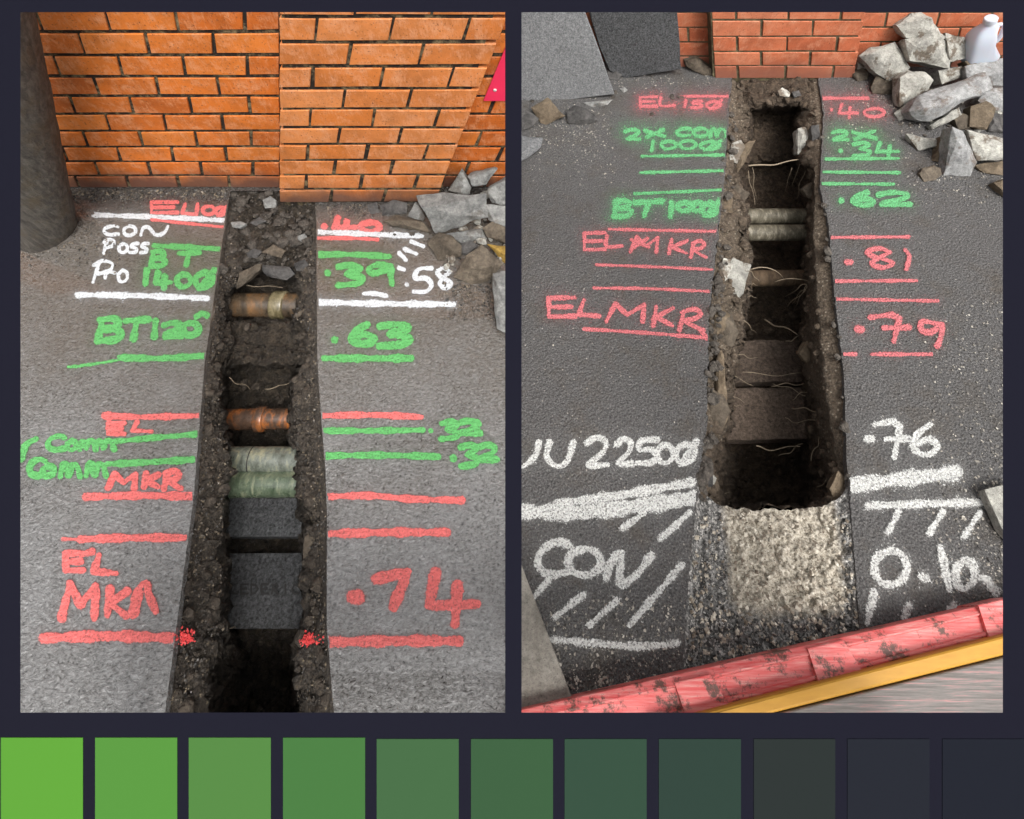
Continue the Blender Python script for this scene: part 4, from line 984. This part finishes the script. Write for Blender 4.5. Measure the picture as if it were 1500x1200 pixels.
# roots
rr = random.Random(21)
def root_fibre(a, b, za, zb, r, sag, parent, mat=None, lift=0.0):
    za, zb = za * 0.7, zb * 0.7
    A, B = P(*a, za), P(*b, zb); n = 10; pts = []
    ph, ph2 = rr.uniform(0, 6), rr.uniform(0, 6)
    for i in range(n + 1):
        t = i / n; p = A.lerp(B, t)
        wv = math.sin(math.pi * t)
        p += Vector((0.004 * wv * math.sin(ph + 5 * t), 0.007 * wv * math.sin(ph2 + 6 * t), -sag * wv + 0.005 * wv * math.sin(ph + 7 * t)))
        pts.append(p)
    V, Fc = tube(pts, [r * (1 - 0.5 * i / n) for i in range(n + 1)], 5)
    return mesh_obj('root', V, Fc, mat or M['root'], parent, True)
tr = [o for o in bpy.data.objects if o.name.startswith('trench')]
tl, trr = tr[0], tr[1]
for a, b, za, zb, r, s in [
 ((361, 418), (414, 421), -0.12, -0.12, 0.0012, 0.004), ((336, 553), (367, 571), -0.2, -0.33, 0.0015, 0.0), ((388, 570), (424, 561), -0.33, -0.25, 0.0018, 0.012),
 ((432, 592), (421, 604), -0.2, -0.32, 0.002, 0.0), ((330, 911), (345, 920), -0.35, -0.40, 0.0014, 0.0)]:
    root_fibre(a, b, za, zb, r, s, tl)
root_fibre((1096, 243), (1170, 234), -0.16, -0.13, 0.0042, 0.006, trr)
for a, b, za, zb, r, s in [
 ((1098, 395), (1148, 408), -0.18, -0.30, 0.0022, -0.04), ((1134, 414), (1184, 412), -0.28, -0.2, 0.002, -0.03), ((1096, 397), (1112, 412), -0.18, -0.26, 0.0014, -0.01),
 ((1093, 420), (1110, 418), -0.2, -0.3, 0.0014, -0.01), ((1090, 430), (1108, 436), -0.2, -0.32, 0.0013, 0.01), ((1090, 470), (1108, 488), -0.2, -0.4, 0.0015, 0.0),
 ((1182, 417), (1150, 435), -0.2, -0.36, 0.0014, -0.03), ((1182, 418), (1153, 450), -0.2, -0.4, 0.0014, -0.02), ((1182, 420), (1160, 446), -0.2, -0.4, 0.0012, -0.02), ((1180, 424), (1166, 448), -0.2, -0.4, 0.0012, 0.0),
 ((1120, 468), (1168, 490), -0.5, -0.38, 0.004, 0.0), ((1150, 500), (1178, 492), -0.40, -0.3, 0.0016, 0.0), ((1080, 520), (1110, 524), -0.3, -0.42, 0.0013, 0.0),
 ((1088, 545), (1176, 546), -0.42, -0.36, 0.0014, 0.02), ((1070, 548), (1104, 566), -0.3, -0.42, 0.0013, 0.0), ((1130, 566), (1178, 562), -0.42, -0.34, 0.0016, 0.0),
 ((1132, 562), (1180, 580), -0.42, -0.34, 0.0014, 0.0), ((1160, 586), (1184, 573), -0.42, -0.3, 0.0014, 0.0), ((1062, 570), (1090, 590), -0.3, -0.45, 0.0014, 0.0),
 ((1060, 590), (1086, 594), -0.3, -0.45, 0.0012, 0.0), ((1160, 598), (1206, 602), -0.4, -0.22, 0.002, 0.01), ((1150, 612), (1196, 616), -0.42, -0.26, 0.0014, 0.02),
 ((1108, 653), (1172, 654), -0.46, -0.4, 0.0022, 0.03), ((1140, 668), (1176, 650), -0.5, -0.36, 0.0016, 0.0), ((1046, 716), (1068, 722), -0.25, -0.4, 0.0014, 0.0),
 ((1188, 676), (1200, 640), -0.3, -0.24, 0.0014, 0.0), ((1196, 714), (1214, 700), -0.3, -0.2, 0.0014, -0.02), ((1096, 250), (1106, 300), -0.2, -0.3, 0.0016, 0.0),
 ((1102, 245), (1108, 292), -0.2, -0.36, 0.0014, 0.0), ((1160, 246), (1150, 280), -0.2, -0.4, 0.0014, 0.0), ((1172, 240), (1160, 272), -0.2, -0.36, 0.0014, 0.0), ((1180, 250), (1168, 290), -0.2, -0.34, 0.0013, 0.01)]:
    root_fibre(a, b, za, zb, r, s, trr)

# ------------------------------------------------------------------ grit (too many to count)
def track_z(tracks, px, py):
    xs = [float(interp(py, a)) for a, _ in tracks]; zs = [float(interp(py, b)) for _, b in tracks]
    return float(np.interp(px, xs, zs))
def grit(name, label, mat, spots, n, smin, smax, seed, zf=0.0):
    """spots: weighted pixel quads (x0,y0,x1,y1 box or callable)"""
    rg = random.Random(seed); V, Fc = [], []
    for _ in range(n):
        px, py = spots(rg)
        s = smin + (smax - smin) * rg.random() ** 2.5
        c = P(px, py, zf(px, py) if callable(zf) else zf) + Vector((0, 0, s * 0.25))
        b = len(V); R = Matrix.Rotation(rg.uniform(0, 6.28), 3, Vector((rg.random() - .5, rg.random() - .5, 1)))
        k = (1, rg.uniform(.6, 1), rg.uniform(.4, .8))
        for d in ((1, 0, 0), (0, 1, 0), (-1, 0, 0), (0, -1, 0), (0.2, 0.1, 1), (0, 0, -1)):
            V.append(c + R @ Vector((d[0] * k[0] * rg.uniform(.7, 1.1), d[1] * k[1] * rg.uniform(.7, 1.1), d[2] * k[2])) * s)
        for f in ((0, 1, 4), (1, 2, 4), (2, 3, 4), (3, 0, 4), (1, 0, 5), (2, 1, 5), (3, 2, 5), (0, 3, 5)):
            Fc.append([b + q for q in f])
    o = mesh_obj(name, V, Fc, mat)
    return tag(o, label, 'grit', kind='stuff')
k = NB('mixed_grit'); M['grit'] = k.fin(k.ramp(k.voro(95, out='Color'), [(0.15, (0.05, 0.047, 0.044)), (0.5, (0.15, 0.14, 0.125)), (0.8, (0.36, 0.33, 0.28)), (0.97, (0.55, 0.52, 0.46))]), 0.75)
k = NB('dark_wet_grit'); M['gritd'] = k.fin(k.ramp(k.voro(95, out='Color'), [(0.2, (0.02, 0.018, 0.016)), (0.6, (0.07, 0.06, 0.05)), (0.92, (0.20, 0.16, 0.11))]), 0.45)
k = NB('pale_grit'); M['gritp'] = k.fin(k.ramp(k.voro(95, out='Color'), [(0.2, (0.12, 0.095, 0.07)), (0.5, (0.33, 0.29, 0.23)), (0.85, (0.55, 0.51, 0.43))]), 0.85)
def s_right_edges(rg):
    while True:
        u = rg.random()
        if u < 0.28: px, py = rg.uniform(764, 1010), 1000 - 150 * rg.random() ** 2 + 30
        elif u < 0.50: py = rg.uniform(440, 880); px = 1475 - 110 * rg.random() ** 1.6
        elif u < 0.66: px, py = rg.uniform(775, 900), rg.gauss(195, 30)
        elif u < 0.80: px, py = rg.uniform(1240, 1350), rg.gauss(150, 30)
        elif u < 0.88: px, py = rg.uniform(1330, 1470), rg.gauss(255, 25)
        elif u < 0.94: px, py = rg.uniform(900, 1060), rg.gauss(118, 8)
        else: px, py = rg.uniform(766, 1470), rg.uniform(200, 960)
        if 108 < py < 1040 and not (interp(py, R_RIM_L) - 4 < px < interp(py, R_RIM_R) + 4): return px, py
grit('loose_grit', 'loose grit scattered over the dry asphalt', M['grit'], s_right_edges, 6500, 0.0014, 0.0065, 1)
def s_bed(rg):
    py = rg.uniform(752, 1040); a, b = interp(py, R_RIM_L), interp(py, R_RIM_R); return rg.uniform(a + 3, b - 3), py
grit('concrete_crumbs', 'pale crumbs of broken concrete on the concrete bed', M['gritp'], s_bed, 1700, 0.0014, 0.0085, 2, -0.008)
def s_left(rg):
    while True:
        u = rg.random()
        if u < 0.40: px, py = rg.uniform(95, 335), 279 + abs(rg.gauss(0, 8))
        elif u < 0.62: px, py = rg.uniform(30, 190), rg.gauss(345, 25)
        elif u < 0.80: px, py = rg.uniform(480, 640), 300 + abs(rg.gauss(0, 9))
        else: px, py = rg.uniform(650, 735), rg.gauss(430, 25)
        if 279 < py < 470 and px > 28 and (py < 320 or px < 180 or px > 480) and not (interp(py, L_RIM_L) - 2 < px < interp(py, L_RIM_R) + 2): return px, py
grit('wet_grit', 'dark wet grit along the foot of the orange wall', M['gritd'], s_left, 4200, 0.0016, 0.0075, 3)
def s_slot(rg):
    while True:
        py = rg.uniform(284, 1050); t = rg.random()
        a, b, c, d = interp(py, L_RIM_L), interp(py, L_IN_L), interp(py, L_IN_R), interp(py, L_RIM_R)
        if py < 380: return rg.uniform(a + 3, d - 3), py
        return (rg.uniform(a + 2, b) if t < 0.5 else rg.uniform(c, d - 2)), py
grit('trench_grit', 'dark broken grit on the shoulders of the wet trench', M['gritd'], s_slot, 3000, 0.0012, 0.006, 4, lambda px, py: track_z(L_TRACKS, px, py) + 0.004)
_ib = bmesh.new(); bmesh.ops.create_icosphere(_ib, subdivisions=2, radius=1.0); _ib.verts.index_update()
ICO_V = [v.co.copy() for v in _ib.verts]; ICO_F = [[v.index for v in f.verts] for f in _ib.faces]; _ib.free()
def clods(name, label, mat, spots, n, smin, smax, seed, zf):
    rg = random.Random(seed); V, Fc = [], []
    for q in range(n):
        px, py, zz = spots(rg)
        s = smin + (smax - smin) * rg.random() ** 2.2
        c = P(px, py, zz) + Vector((0, 0, s * 0.2)); b = len(V)
        R = Matrix.Rotation(rg.uniform(0, 6.28), 3, Vector((rg.random() - .5, rg.random() - .5, 1)))
        k_ = Vector((1, rg.uniform(.65, 1), rg.uniform(.45, .75)))
        for v in ICO_V:
            # chipped, faceted lump
            m = 1 + 0.45 * mnoise.noise(v * 1.3 + Vector((q * 3.1, 0, 0))) + 0.22 * mnoise.noise(v * 3.1 + Vector((0, q * 2.3, 0)))
            V.append(c + R @ Vector((v.x * k_.x, v.y * k_.y, v.z * k_.z)) * s * m)
        Fc += [[b + i for i in f] for f in ICO_F]
    o = mesh_obj(name, V, Fc, mat)
    return tag(o, label, 'rubble', kind='stuff')
M['clod0'] = mat_stone('wet_soil_clod', (0.026, 0.021, 0.017), (0.125, 0.10, 0.077), speck=(0.20, 0.16, 0.11), sc=2)
M['clod1'] = mat_stone('brown_soil_clod', (0.05, 0.036, 0.025), (0.17, 0.128, 0.09), speck=(0.26, 0.21, 0.16), sc=2)
M['crust'] = mat_stone('broken_tarmac_crumb', (0.03, 0.026, 0.022), (0.13, 0.112, 0.094), speck=(0.33, 0.29, 0.24), sc=2)
def s_head(rg):
    py = 277 + 121 * rg.random(); px = rg.uniform(interp(py, L_RIM_L) + 4, interp(py, L_RIM_R) - 4)
    return px, py, track_z(L_TRACKS, px, py)
clods('broken_tarmac', 'dark lumpy broken tarmac at the head of the wet trench', M['crust'], s_head, 180, 0.006, 0.024, 31, None)
def s_sh0(rg):
    py = rg.uniform(395, 1055); t = rg.random()
    a, b, c, d = [float(interp(py, q)) for q in (L_RIM_L, L_IN_L, L_IN_R, L_RIM_R)]
    px = (rg.uniform(a + 6, b + 10) if t < 0.42 else rg.uniform(c - 10, d - 6) if t < 0.84 else rg.uniform(b + 10, c - 10))
    if 0.84 <= t and (590 < py < 730 or 425 < py < 470): px = b + rg.uniform(-4, 10)
    return px, py, track_z(L_TRACKS, px, py)
clods('soil_clods', 'wet soil clods along the sides of the narrow trench', M['clod0'], s_sh0, 300, 0.003, 0.020, 32, None)
def s_sh1(rg):
    py = rg.uniform(150, 738); t = rg.random()
    a, b, c, d = [float(interp(py, q)) for q in (R_RIM_L, R_IN_L, R_IN_R, R_BAND)]
    px = (rg.uniform(a + 4, b + 8) if t < 0.5 else rg.uniform(c - 8, d) if t < 0.8 else rg.uniform(b + 8, c - 8))
    if t >= 0.8 and 300 < py < 420: px = b + rg.uniform(-6, 8)
    return px, py, track_z(R_TRACKS, px, py)
clods('soil_clods', 'brown soil clods along the sides of the deep trench', M['clod1'], s_sh1, 380, 0.003, 0.022, 33, None)
def s_lip(rg):
    py = rg.uniform(135, 735); left = rg.random() < 0.9
    px = float(interp(py, R_RIM_L)) + rg.gauss(5, 5) if left else float(interp(py, R_RIM_R)) - abs(rg.gauss(1, 3))
    return px, py, -0.008
clods('broken_tarmac', 'crumbled grey tarmac edge along the lip of the deep trench', M['crust'], s_lip, 170, 0.003, 0.020, 34, None)
def s_toe(rg):
    t = rg.random()
    if t < 0.30: return rg.uniform(560, 740), rg.gauss(318, 22), 0.0
    if t < 0.62: return rg.triangular(1290, 1472, 1472), rg.gauss(185, 45), 0.0
    if t < 0.85: return rg.uniform(765, 1000), rg.gauss(150, 26) - (0 if rg.random() < .5 else 20), 0.0
    return rg.uniform(95, 330), rg.gauss(281, 3), 0.0
clods('spoil_crumbs', 'crumbs of spoil lying around the rubble', M['crust'], s_toe, 300, 0.003, 0.013, 35, None)
def s_heap(rg):
    t = rg.random()
    if t < 0.7:
        py = rg.uniform(95, 235); px = rg.uniform(1275 if py < 125 else 1325 if py < 185 else 1385, 1470)
        return px, py, (0.06 if py < 130 else 0.02 if py < 180 else 0.0)
    return rg.uniform(640, 742), rg.uniform(280, 400), 0.01
clods('stone_chips', 'small pale stone chips between the rubble stones', M['pale'], s_heap, 120, 0.004, 0.022, 36, None)
# pink overspray on grit where the red line crosses the trench shoulders
k = NB('pink_grit'); M['gritk'] = k.fin(k.mix(k.noise(200), srgb(246, 78, 78), srgb(180, 60, 60)), 0.5)
grit('painted_grit', 'red-sprayed grit on the shoulders of the wet trench', M['gritk'], lambda rg: (rg.gauss(272, 6), rg.gauss(934, 5)) if rg.random() < 0.5 else (rg.gauss(454, 8), rg.gauss(937, 5)), 260, 0.002, 0.005, 5, lambda px, py: track_z(L_TRACKS, px, py) + 0.014)

# ------------------------------------------------------------------ leaning post
A = P(68, 338, 0); T = PW(-9, 60, A.y + 0.02); d = (T - A)
rp = 37 * S(68, 338)
n = 40; V, Fc = [], []
pts = [A + d * (-0.04 + 1.5 * i / n) for i in range(n + 1)]
V, Fc = tube(pts, rp, 40)
V = [v + (v - (A + d * ((v - A).dot(d) / d.length_squared))).normalized() * (0.003 * fbm(v, 10, 5) + 0.0015 * fbm(v * 1.0, 45, 3)) for v in V]
k = NB('muddy_timber')
g = k.noise(1.0, 6, 0.7, k.map((70, 70, 9)), 0.4)
bs = k.ramp(g, [(0.34, (0.03, 0.025, 0.020)), (0.50, (0.085, 0.073, 0.060)), (0.68, (0.17, 0.15, 0.125))])
bs = k.mix(k.ramp(k.noise(12, 5, 0.7), [(0.5, 0.0), (0.68, 0.8)]), bs, (0.10, 0.068, 0.032))
bs = k.mix(k.ramp(k.noise(300, 3, 0.7), [(0.62, 0.0), (0.7, 0.5)]), bs, (0.30, 0.27, 0.22))
mt = k.fin(bs, 0.6, k.bump(k.math('ADD', g, k.noise(120, 5, 0.8)), 1.0, 0.014))
o = mesh_obj('timber_post', V, Fc, mt, None, True)
tag(o, 'thick mud-stained round post leaning beside the orange wall', 'post')

# ------------------------------------------------------------------ pink sign on the wall
Ys = LW_Y - 0.008
cor = [PW(740.5, 70, Ys), PW(749, 70, Ys), PW(749, 148, Ys), PW(708, 148, Ys)]
root = empty('wall_sign', (cor[3].x, Ys, cor[3].z)); tag(root, 'pink-red plastic sign screwed to the orange wall', 'sign')
V = cor + [c + Vector((0, 0.005, 0)) for c in cor]
mesh_obj('panel', V, [[0, 1, 2, 3], [7, 6, 5, 4], [0, 4, 5, 1], [1, 5, 6, 2], [2, 6, 7, 3], [3, 7, 4, 0]], mat_plain('pink_plastic', srgb(222, 44, 84), 0.35, 0.5, 0.06), root)
c = PW(725, 132, Ys)
V, Fc = tube([c + Vector((0, 0.0, 0)), c + Vector((0, -0.002, 0)), c + Vector((0, -0.0035, 0))], [0.006, 0.006, 0.003], 14)
mesh_obj('screw', V, Fc, mat_plain('steel', (0.5, 0.5, 0.48), 0.3, 0.6), root, True)

# ------------------------------------------------------------------ plastic bottle on the heap
def bottle():
    B = P(1433, 86, 0.13); s = S(1436, 60, 0.2)
    Wd, Dp, Ht = 44 * s * 0.5, 44 * s * 0.36, 0.0
    top = PW(1452, 26, B.y); Ht = (top - B).length
    ax = (top - B).normalized(); xx_ = Vector((1, 0, 0)); xx_ = (xx_ - ax * xx_.dot(ax)).normalized(); yy_ = ax.cross(xx_)
    root = empty('plastic_bottle', B); tag(root, 'translucent white plastic milk bottle lying on the rubble heap', 'bottle')
    k = NB('milky_plastic'); k.b.inputs['Transmission Weight'].default_value = 0.15; k.b.inputs['Subsurface Weight'].default_value = 0.3
    mp = k.fin((0.52, 0.55, 0.62), 0.35, None, 0.5)
    prof = [(0, .90), (.02, .98), (.08, 1), (.45, 1), (.60, .93), (.72, .74), (.80, .52), (.86, .34), (.875, .30), (.90, .30)]
    V, Fc = [], []; seg = 36
    for (h, r) in prof:
        for i in range(seg):
            t = 2 * math.pi * i / seg
            ex = 0.45 if r > 0.5 else 1.0
            cx = math.copysign(abs(math.cos(t)) ** ex, math.cos(t)); cy = math.copysign(abs(math.sin(t)) ** ex, math.sin(t))
            rx, ry_ = Wd * r, (Dp * r if r > .4 else Wd * r)
            x = cx * rx; y = cy * ry_
            # hollow beside the handle
            if 0.38 < h < 0.8 and x > Wd * 0.28: x = Wd * 0.28 + (x - Wd * 0.28) * 0.12
            V.append(B + ax * h * Ht + xx_ * (x - Wd * 0.0) + yy_ * y)
    for j in range(len(prof) - 1):
        for i in range(seg):
            i2 = (i + 1) % seg; Fc.append([j * seg + i, j * seg + i2, (j + 1) * seg + i2, (j + 1) * seg + i])
    Fc.append(list(range(seg))[::-1]); Fc.append([(len(prof) - 1) * seg + i for i in range(seg)])
    mesh_obj('body', V, Fc, mp, root, True)
    hp = [(.28, .80), (.86, .74), (.92, .62), (.90, .45), (.74, .34)]
    pts = smooth_path([(a, b) for a, b in hp], 6)
    V, Fc = tube([B + xx_ * Wd * a + ax * Ht * b for a, b in pts], Wd * 0.13, 14)
    mesh_obj('handle', V, Fc, mp, root, True)
    V, Fc = tube([B + ax * Ht * .895, B + ax * Ht * .90, B + ax * Ht * .985, B + ax * Ht], [Wd * .34, Wd * .37, Wd * .37, Wd * .33], 24)
    mesh_obj('cap', V, Fc, mat_plain('white_cap', (0.5, 0.52, 0.57), 0.4), root, False)
bottle()

# ------------------------------------------------------------------ slabs at the edge of the dry site
o = rock('timber_board', 'pale grey weathered board end lying on the coarse asphalt', 'board', mat_stone('weathered_board', (0.24, 0.215, 0.18), (0.40, 0.37, 0.32), sc=0.4), [(754, 800), (764, 838), (792, 908), (816, 962), (838, 1022), (806, 1048), (754, 1066)], 4, 0.03, 0.035, 1.0, 0, 0, 2, None, 0.006, 2)
o = rock('stone_flag', 'pale flat stone corner at the end of the white line', 'stone', M['pale'], [(1442, 717), (1490, 705), (1490, 800), (1468, 775)], 4, 0.03, 0.032, 0.97, 0, 0, 2, None, 0.006, 2)

# ------------------------------------------------------------------ red barrier
def barrier():
    k = NB('scuffed_red_plastic')
    ln = k.noise(1.0, 6, 0.7, k.map((9, 160, 160), rot=(0, 0, -0.22)), 0.2)
    bs = k.ramp(ln, [(0.34, (0.56, 0.06, 0.06)), (0.54, (0.62, 0.16, 0.15)), (0.70, (0.62, 0.34, 0.30))])
    dt = k.ramp(k.math('ADD', k.noise(14, 6, 0.75), k.math('MULTIPLY', k.noise(90, 4, 0.8), 0.35)), [(0.70, 0.0), (0.78, 0.9)])
    bs = k.mix(dt, bs, (0.055, 0.042, 0.03))
    red = k.fin(bs, 0.5, k.bump(ln, 0.3, 0.002), 0.4)
    k = NB('yellow_band'); yel = k.fin(k.mix(k.noise(1.0, 5, 0.7, k.map((14, 70, 70))), (0.30, 0.135, 0.010), (0.50, 0.265, 0.028)), 0.5, None, 0.4)
    k = NB('scratched_grey_board')
    ln = k.noise(1.0, 5, 0.75, k.map((6, 190, 190), rot=(0, 0, -0.24)))
    bs = k.ramp(ln, [(0.40, (0.09, 0.08, 0.073)), (0.54, (0.17, 0.155, 0.145)), (0.64, (0.42, 0.19, 0.185)), (0.74, (0.33, 0.29, 0.27))])
    gry = k.fin(k.mix(0.3, bs, (0.14, 0.125, 0.115)), 0.6, k.bump(ln, 0.4, 0.002), 0.3)
    root = empty('barrier', P(1200, 960, 0)); tag(root, 'scuffed red plastic safety barrier lying in front of the concrete bed', 'barrier')
    def bar(name, top, bot, z, th, mat, nseg=24, bev=0.012, arch=0.0, ribs=0.0):
        """top / bot: pixel lines of the far and near edge of its upper face on the level z"""
        bm = bmesh.new(); rows = []
        for i in range(nseg + 1):
            t = i / nseg
            a = P(top[0][0] + (top[1][0] - top[0][0]) * t, top[0][1] + (top[1][1] - top[0][1]) * t, z)
            b = P(bot[0][0] + (bot[1][0] - bot[0][0]) * t, bot[0][1] + (bot[1][1] - bot[0][1]) * t, z)
            d = b - a; w_ = d.length; row = []
            for (u, h) in ((0, -th), (0, -bev), (bev * .4 / w_, -bev * .3), (bev / w_, 0), (.2, ribs), (.24, ribs), (.27, arch * .75), (.5, arch), (.70, arch * .75), (.73, ribs), (.8, ribs), (1 - bev / w_, 0), (1 - bev * .4 / w_, -bev * .3), (1, -bev), (1, -th)):
                row.append(bm.verts.new(a + d * u + Vector((0, 0, h))))
            rows.append(row)
        m = len(rows[0])
        for r0, r1 in zip(rows[:-1], rows[1:]):
            for c in range(m):
                bm.faces.new([r0[c], r0[(c + 1) % m], r1[(c + 1) % m], r1[c]])
        bm.faces.new(rows[0]); bm.faces.new(rows[-1][::-1])
        return bm_obj(name, bm, mat, root, False)
    bar('rail', [(756, 1041), (1560, 859)], [(756, 1124), (1560, 911)], 0.075, 0.07, red, bev=0.004, ribs=0.006)
    bar('yellow_edge', [(960, 1062), (1520, 918)], [(960, 1088), (1520, 948)], 0.115, 0.11, yel, bev=0.006)
    bar('board', [(960, 1090), (1520, 950)], [(960, 1300), (1520, 1200)], 0.105, 0.02, gry, bev=0.004)
    for cx, cy in ((1205, 978), (1455, 915), (1010, 1028)):
        bar('bracket', [(cx - 22, cy - 34 + 5), (cx + 30, cy - 46 + 5)], [(cx - 4, cy + 26), (cx + 62, cy + 12)], 0.086, 0.08, red, 6, 0.003, 0.0)
barrier()

# ------------------------------------------------------------------ navy display board with two windows and paint swatches
BD = 0.80
def PB(px, py, d=BD): return Vector((0, 0, CAMH)) + ray(px, py) * d
FWD = Vector((0, CT, -ST))
navy = mat_plain('navy_board', (0.0082, 0.0082, 0.0135), 1.0, 0.0)
def board():
    wins = [(30, 18, 740, 1044), (764, 18, 1469, 1044)]
    root = empty('display_board', PB(750, 1262)); tag(root, 'dark navy display board with two tall window openings', 'display board')
    x0, y0, x1, y1 = -70, -60, 1570, 1262
    xs = [x0, 30, 740, 764, 1469, x1]; ys = [y0, 18, 1044, y1]
    V, Fc, idx = [], [], {}
    def vert(px, py, back):
        key = (px, py, back)
        if key not in idx:
            p = PB(px, py)
            if back:
                # bevelled reveals: the rear opening is wider than the front
                ox = {30: -14, 740: 9, 764: -9, 1469: 14}.get(px, 0) * 0.001
                oy = {18: 14, 1044: -14}.get(py, 0) * 0.001
                p = p + FWD * 0.008 + Vector((ox, 0, 0)) + Vector((0, ST, CT)) * oy
            idx[key] = len(V); V.append(p)
        return idx[key]
    hole = lambda i, j: j == 1 and i in (1, 3)
    for j in range(3):
        for i in range(5):
            if hole(i, j):
                c = [(xs[i], ys[j]), (xs[i + 1], ys[j]), (xs[i + 1], ys[j + 1]), (xs[i], ys[j + 1])]
                for a, b in zip(c, c[1:] + c[:1]):
                    Fc.append([vert(*b, 0), vert(*a, 0), vert(*a, 1), vert(*b, 1)])
                continue
            q = [(xs[i], ys[j]), (xs[i], ys[j + 1]), (xs[i + 1], ys[j + 1]), (xs[i + 1], ys[j])]
            Fc.append([vert(*p, 0) for p in q]); Fc.append([vert(*p, 1) for p in q[::-1]])
    for a, b in [((xs[i], ys[j]), (xs[i + 1], ys[j])) for j in (0, 3) for i in range(5)] + [((xs[i], ys[j]), (xs[i], ys[j + 1])) for i in (0, 5) for j in range(3)]:
        Fc.append([vert(*a, 0), vert(*b, 0), vert(*b, 1), vert(*a, 1)])
    mesh_obj('panel', V, Fc, navy, root)
    for px in (-45, 1545):
        a = PB(px, 1225) + FWD * 0.03
        V, Fc = tube([a, Vector((a.x, a.y + 0.02, 0.0))], 0.018, 12)
        mesh_obj('leg', V, Fc, navy, root, True)
board()
SW = [(2, 1080, 122, (110, 183, 70), 'bright lime green'), (140, 1080, 260, (101, 167, 75), 'fresh leaf green'), (277, 1080, 397, (97, 151, 79), 'soft sage green'),
      (415, 1080, 535, (84, 137, 76), 'medium grass green'), (552, 1082, 672, (81, 121, 80), 'greyed fern green'), (690, 1082, 810, (71, 107, 74), 'dull forest green'),
      (827, 1082, 947, (64, 91, 74), 'deep bottle green'), (965, 1082, 1085, (59, 79, 70), 'dark teal green'), (1104, 1082, 1223, (55, 62, 61), 'charcoal green'),
      (1241, 1082, 1361, (48, 51, 60), 'slate navy'), (1380, 1082, 1520, (44, 47, 57), 'near-black navy')]
KSW = 0.345
for (a, t, b, c, nm) in SW:
    col = tuple(v * KSW for v in srgb(*c))
    m = mat_plain('swatch_' + nm.replace(' ', '_').replace('-', '_'), col, 1.0, 0.0)
    V = [PB(px, py) for px, py in ((a, t), (b, t), (b, 1222), (a, 1222))]
    V = [v - FWD * 0.0009 for v in V] + [v + FWD * 0.0 for v in V]
    # thin tile with its edge chamfered
    Fc = [[0, 3, 2, 1], [4, 5, 6, 7], [0, 1, 5, 4], [1, 2, 6, 5], [2, 3, 7, 6], [3, 0, 4, 7]]
    V[4:] = [v - FWD * 0.0003 for v in V[4:]]
    o = mesh_obj('paint_swatch', V, Fc, m)
    tag(o, nm + ' square paint swatch on the lower edge of the navy board', 'paint swatch', 'row of green to navy paint swatches')
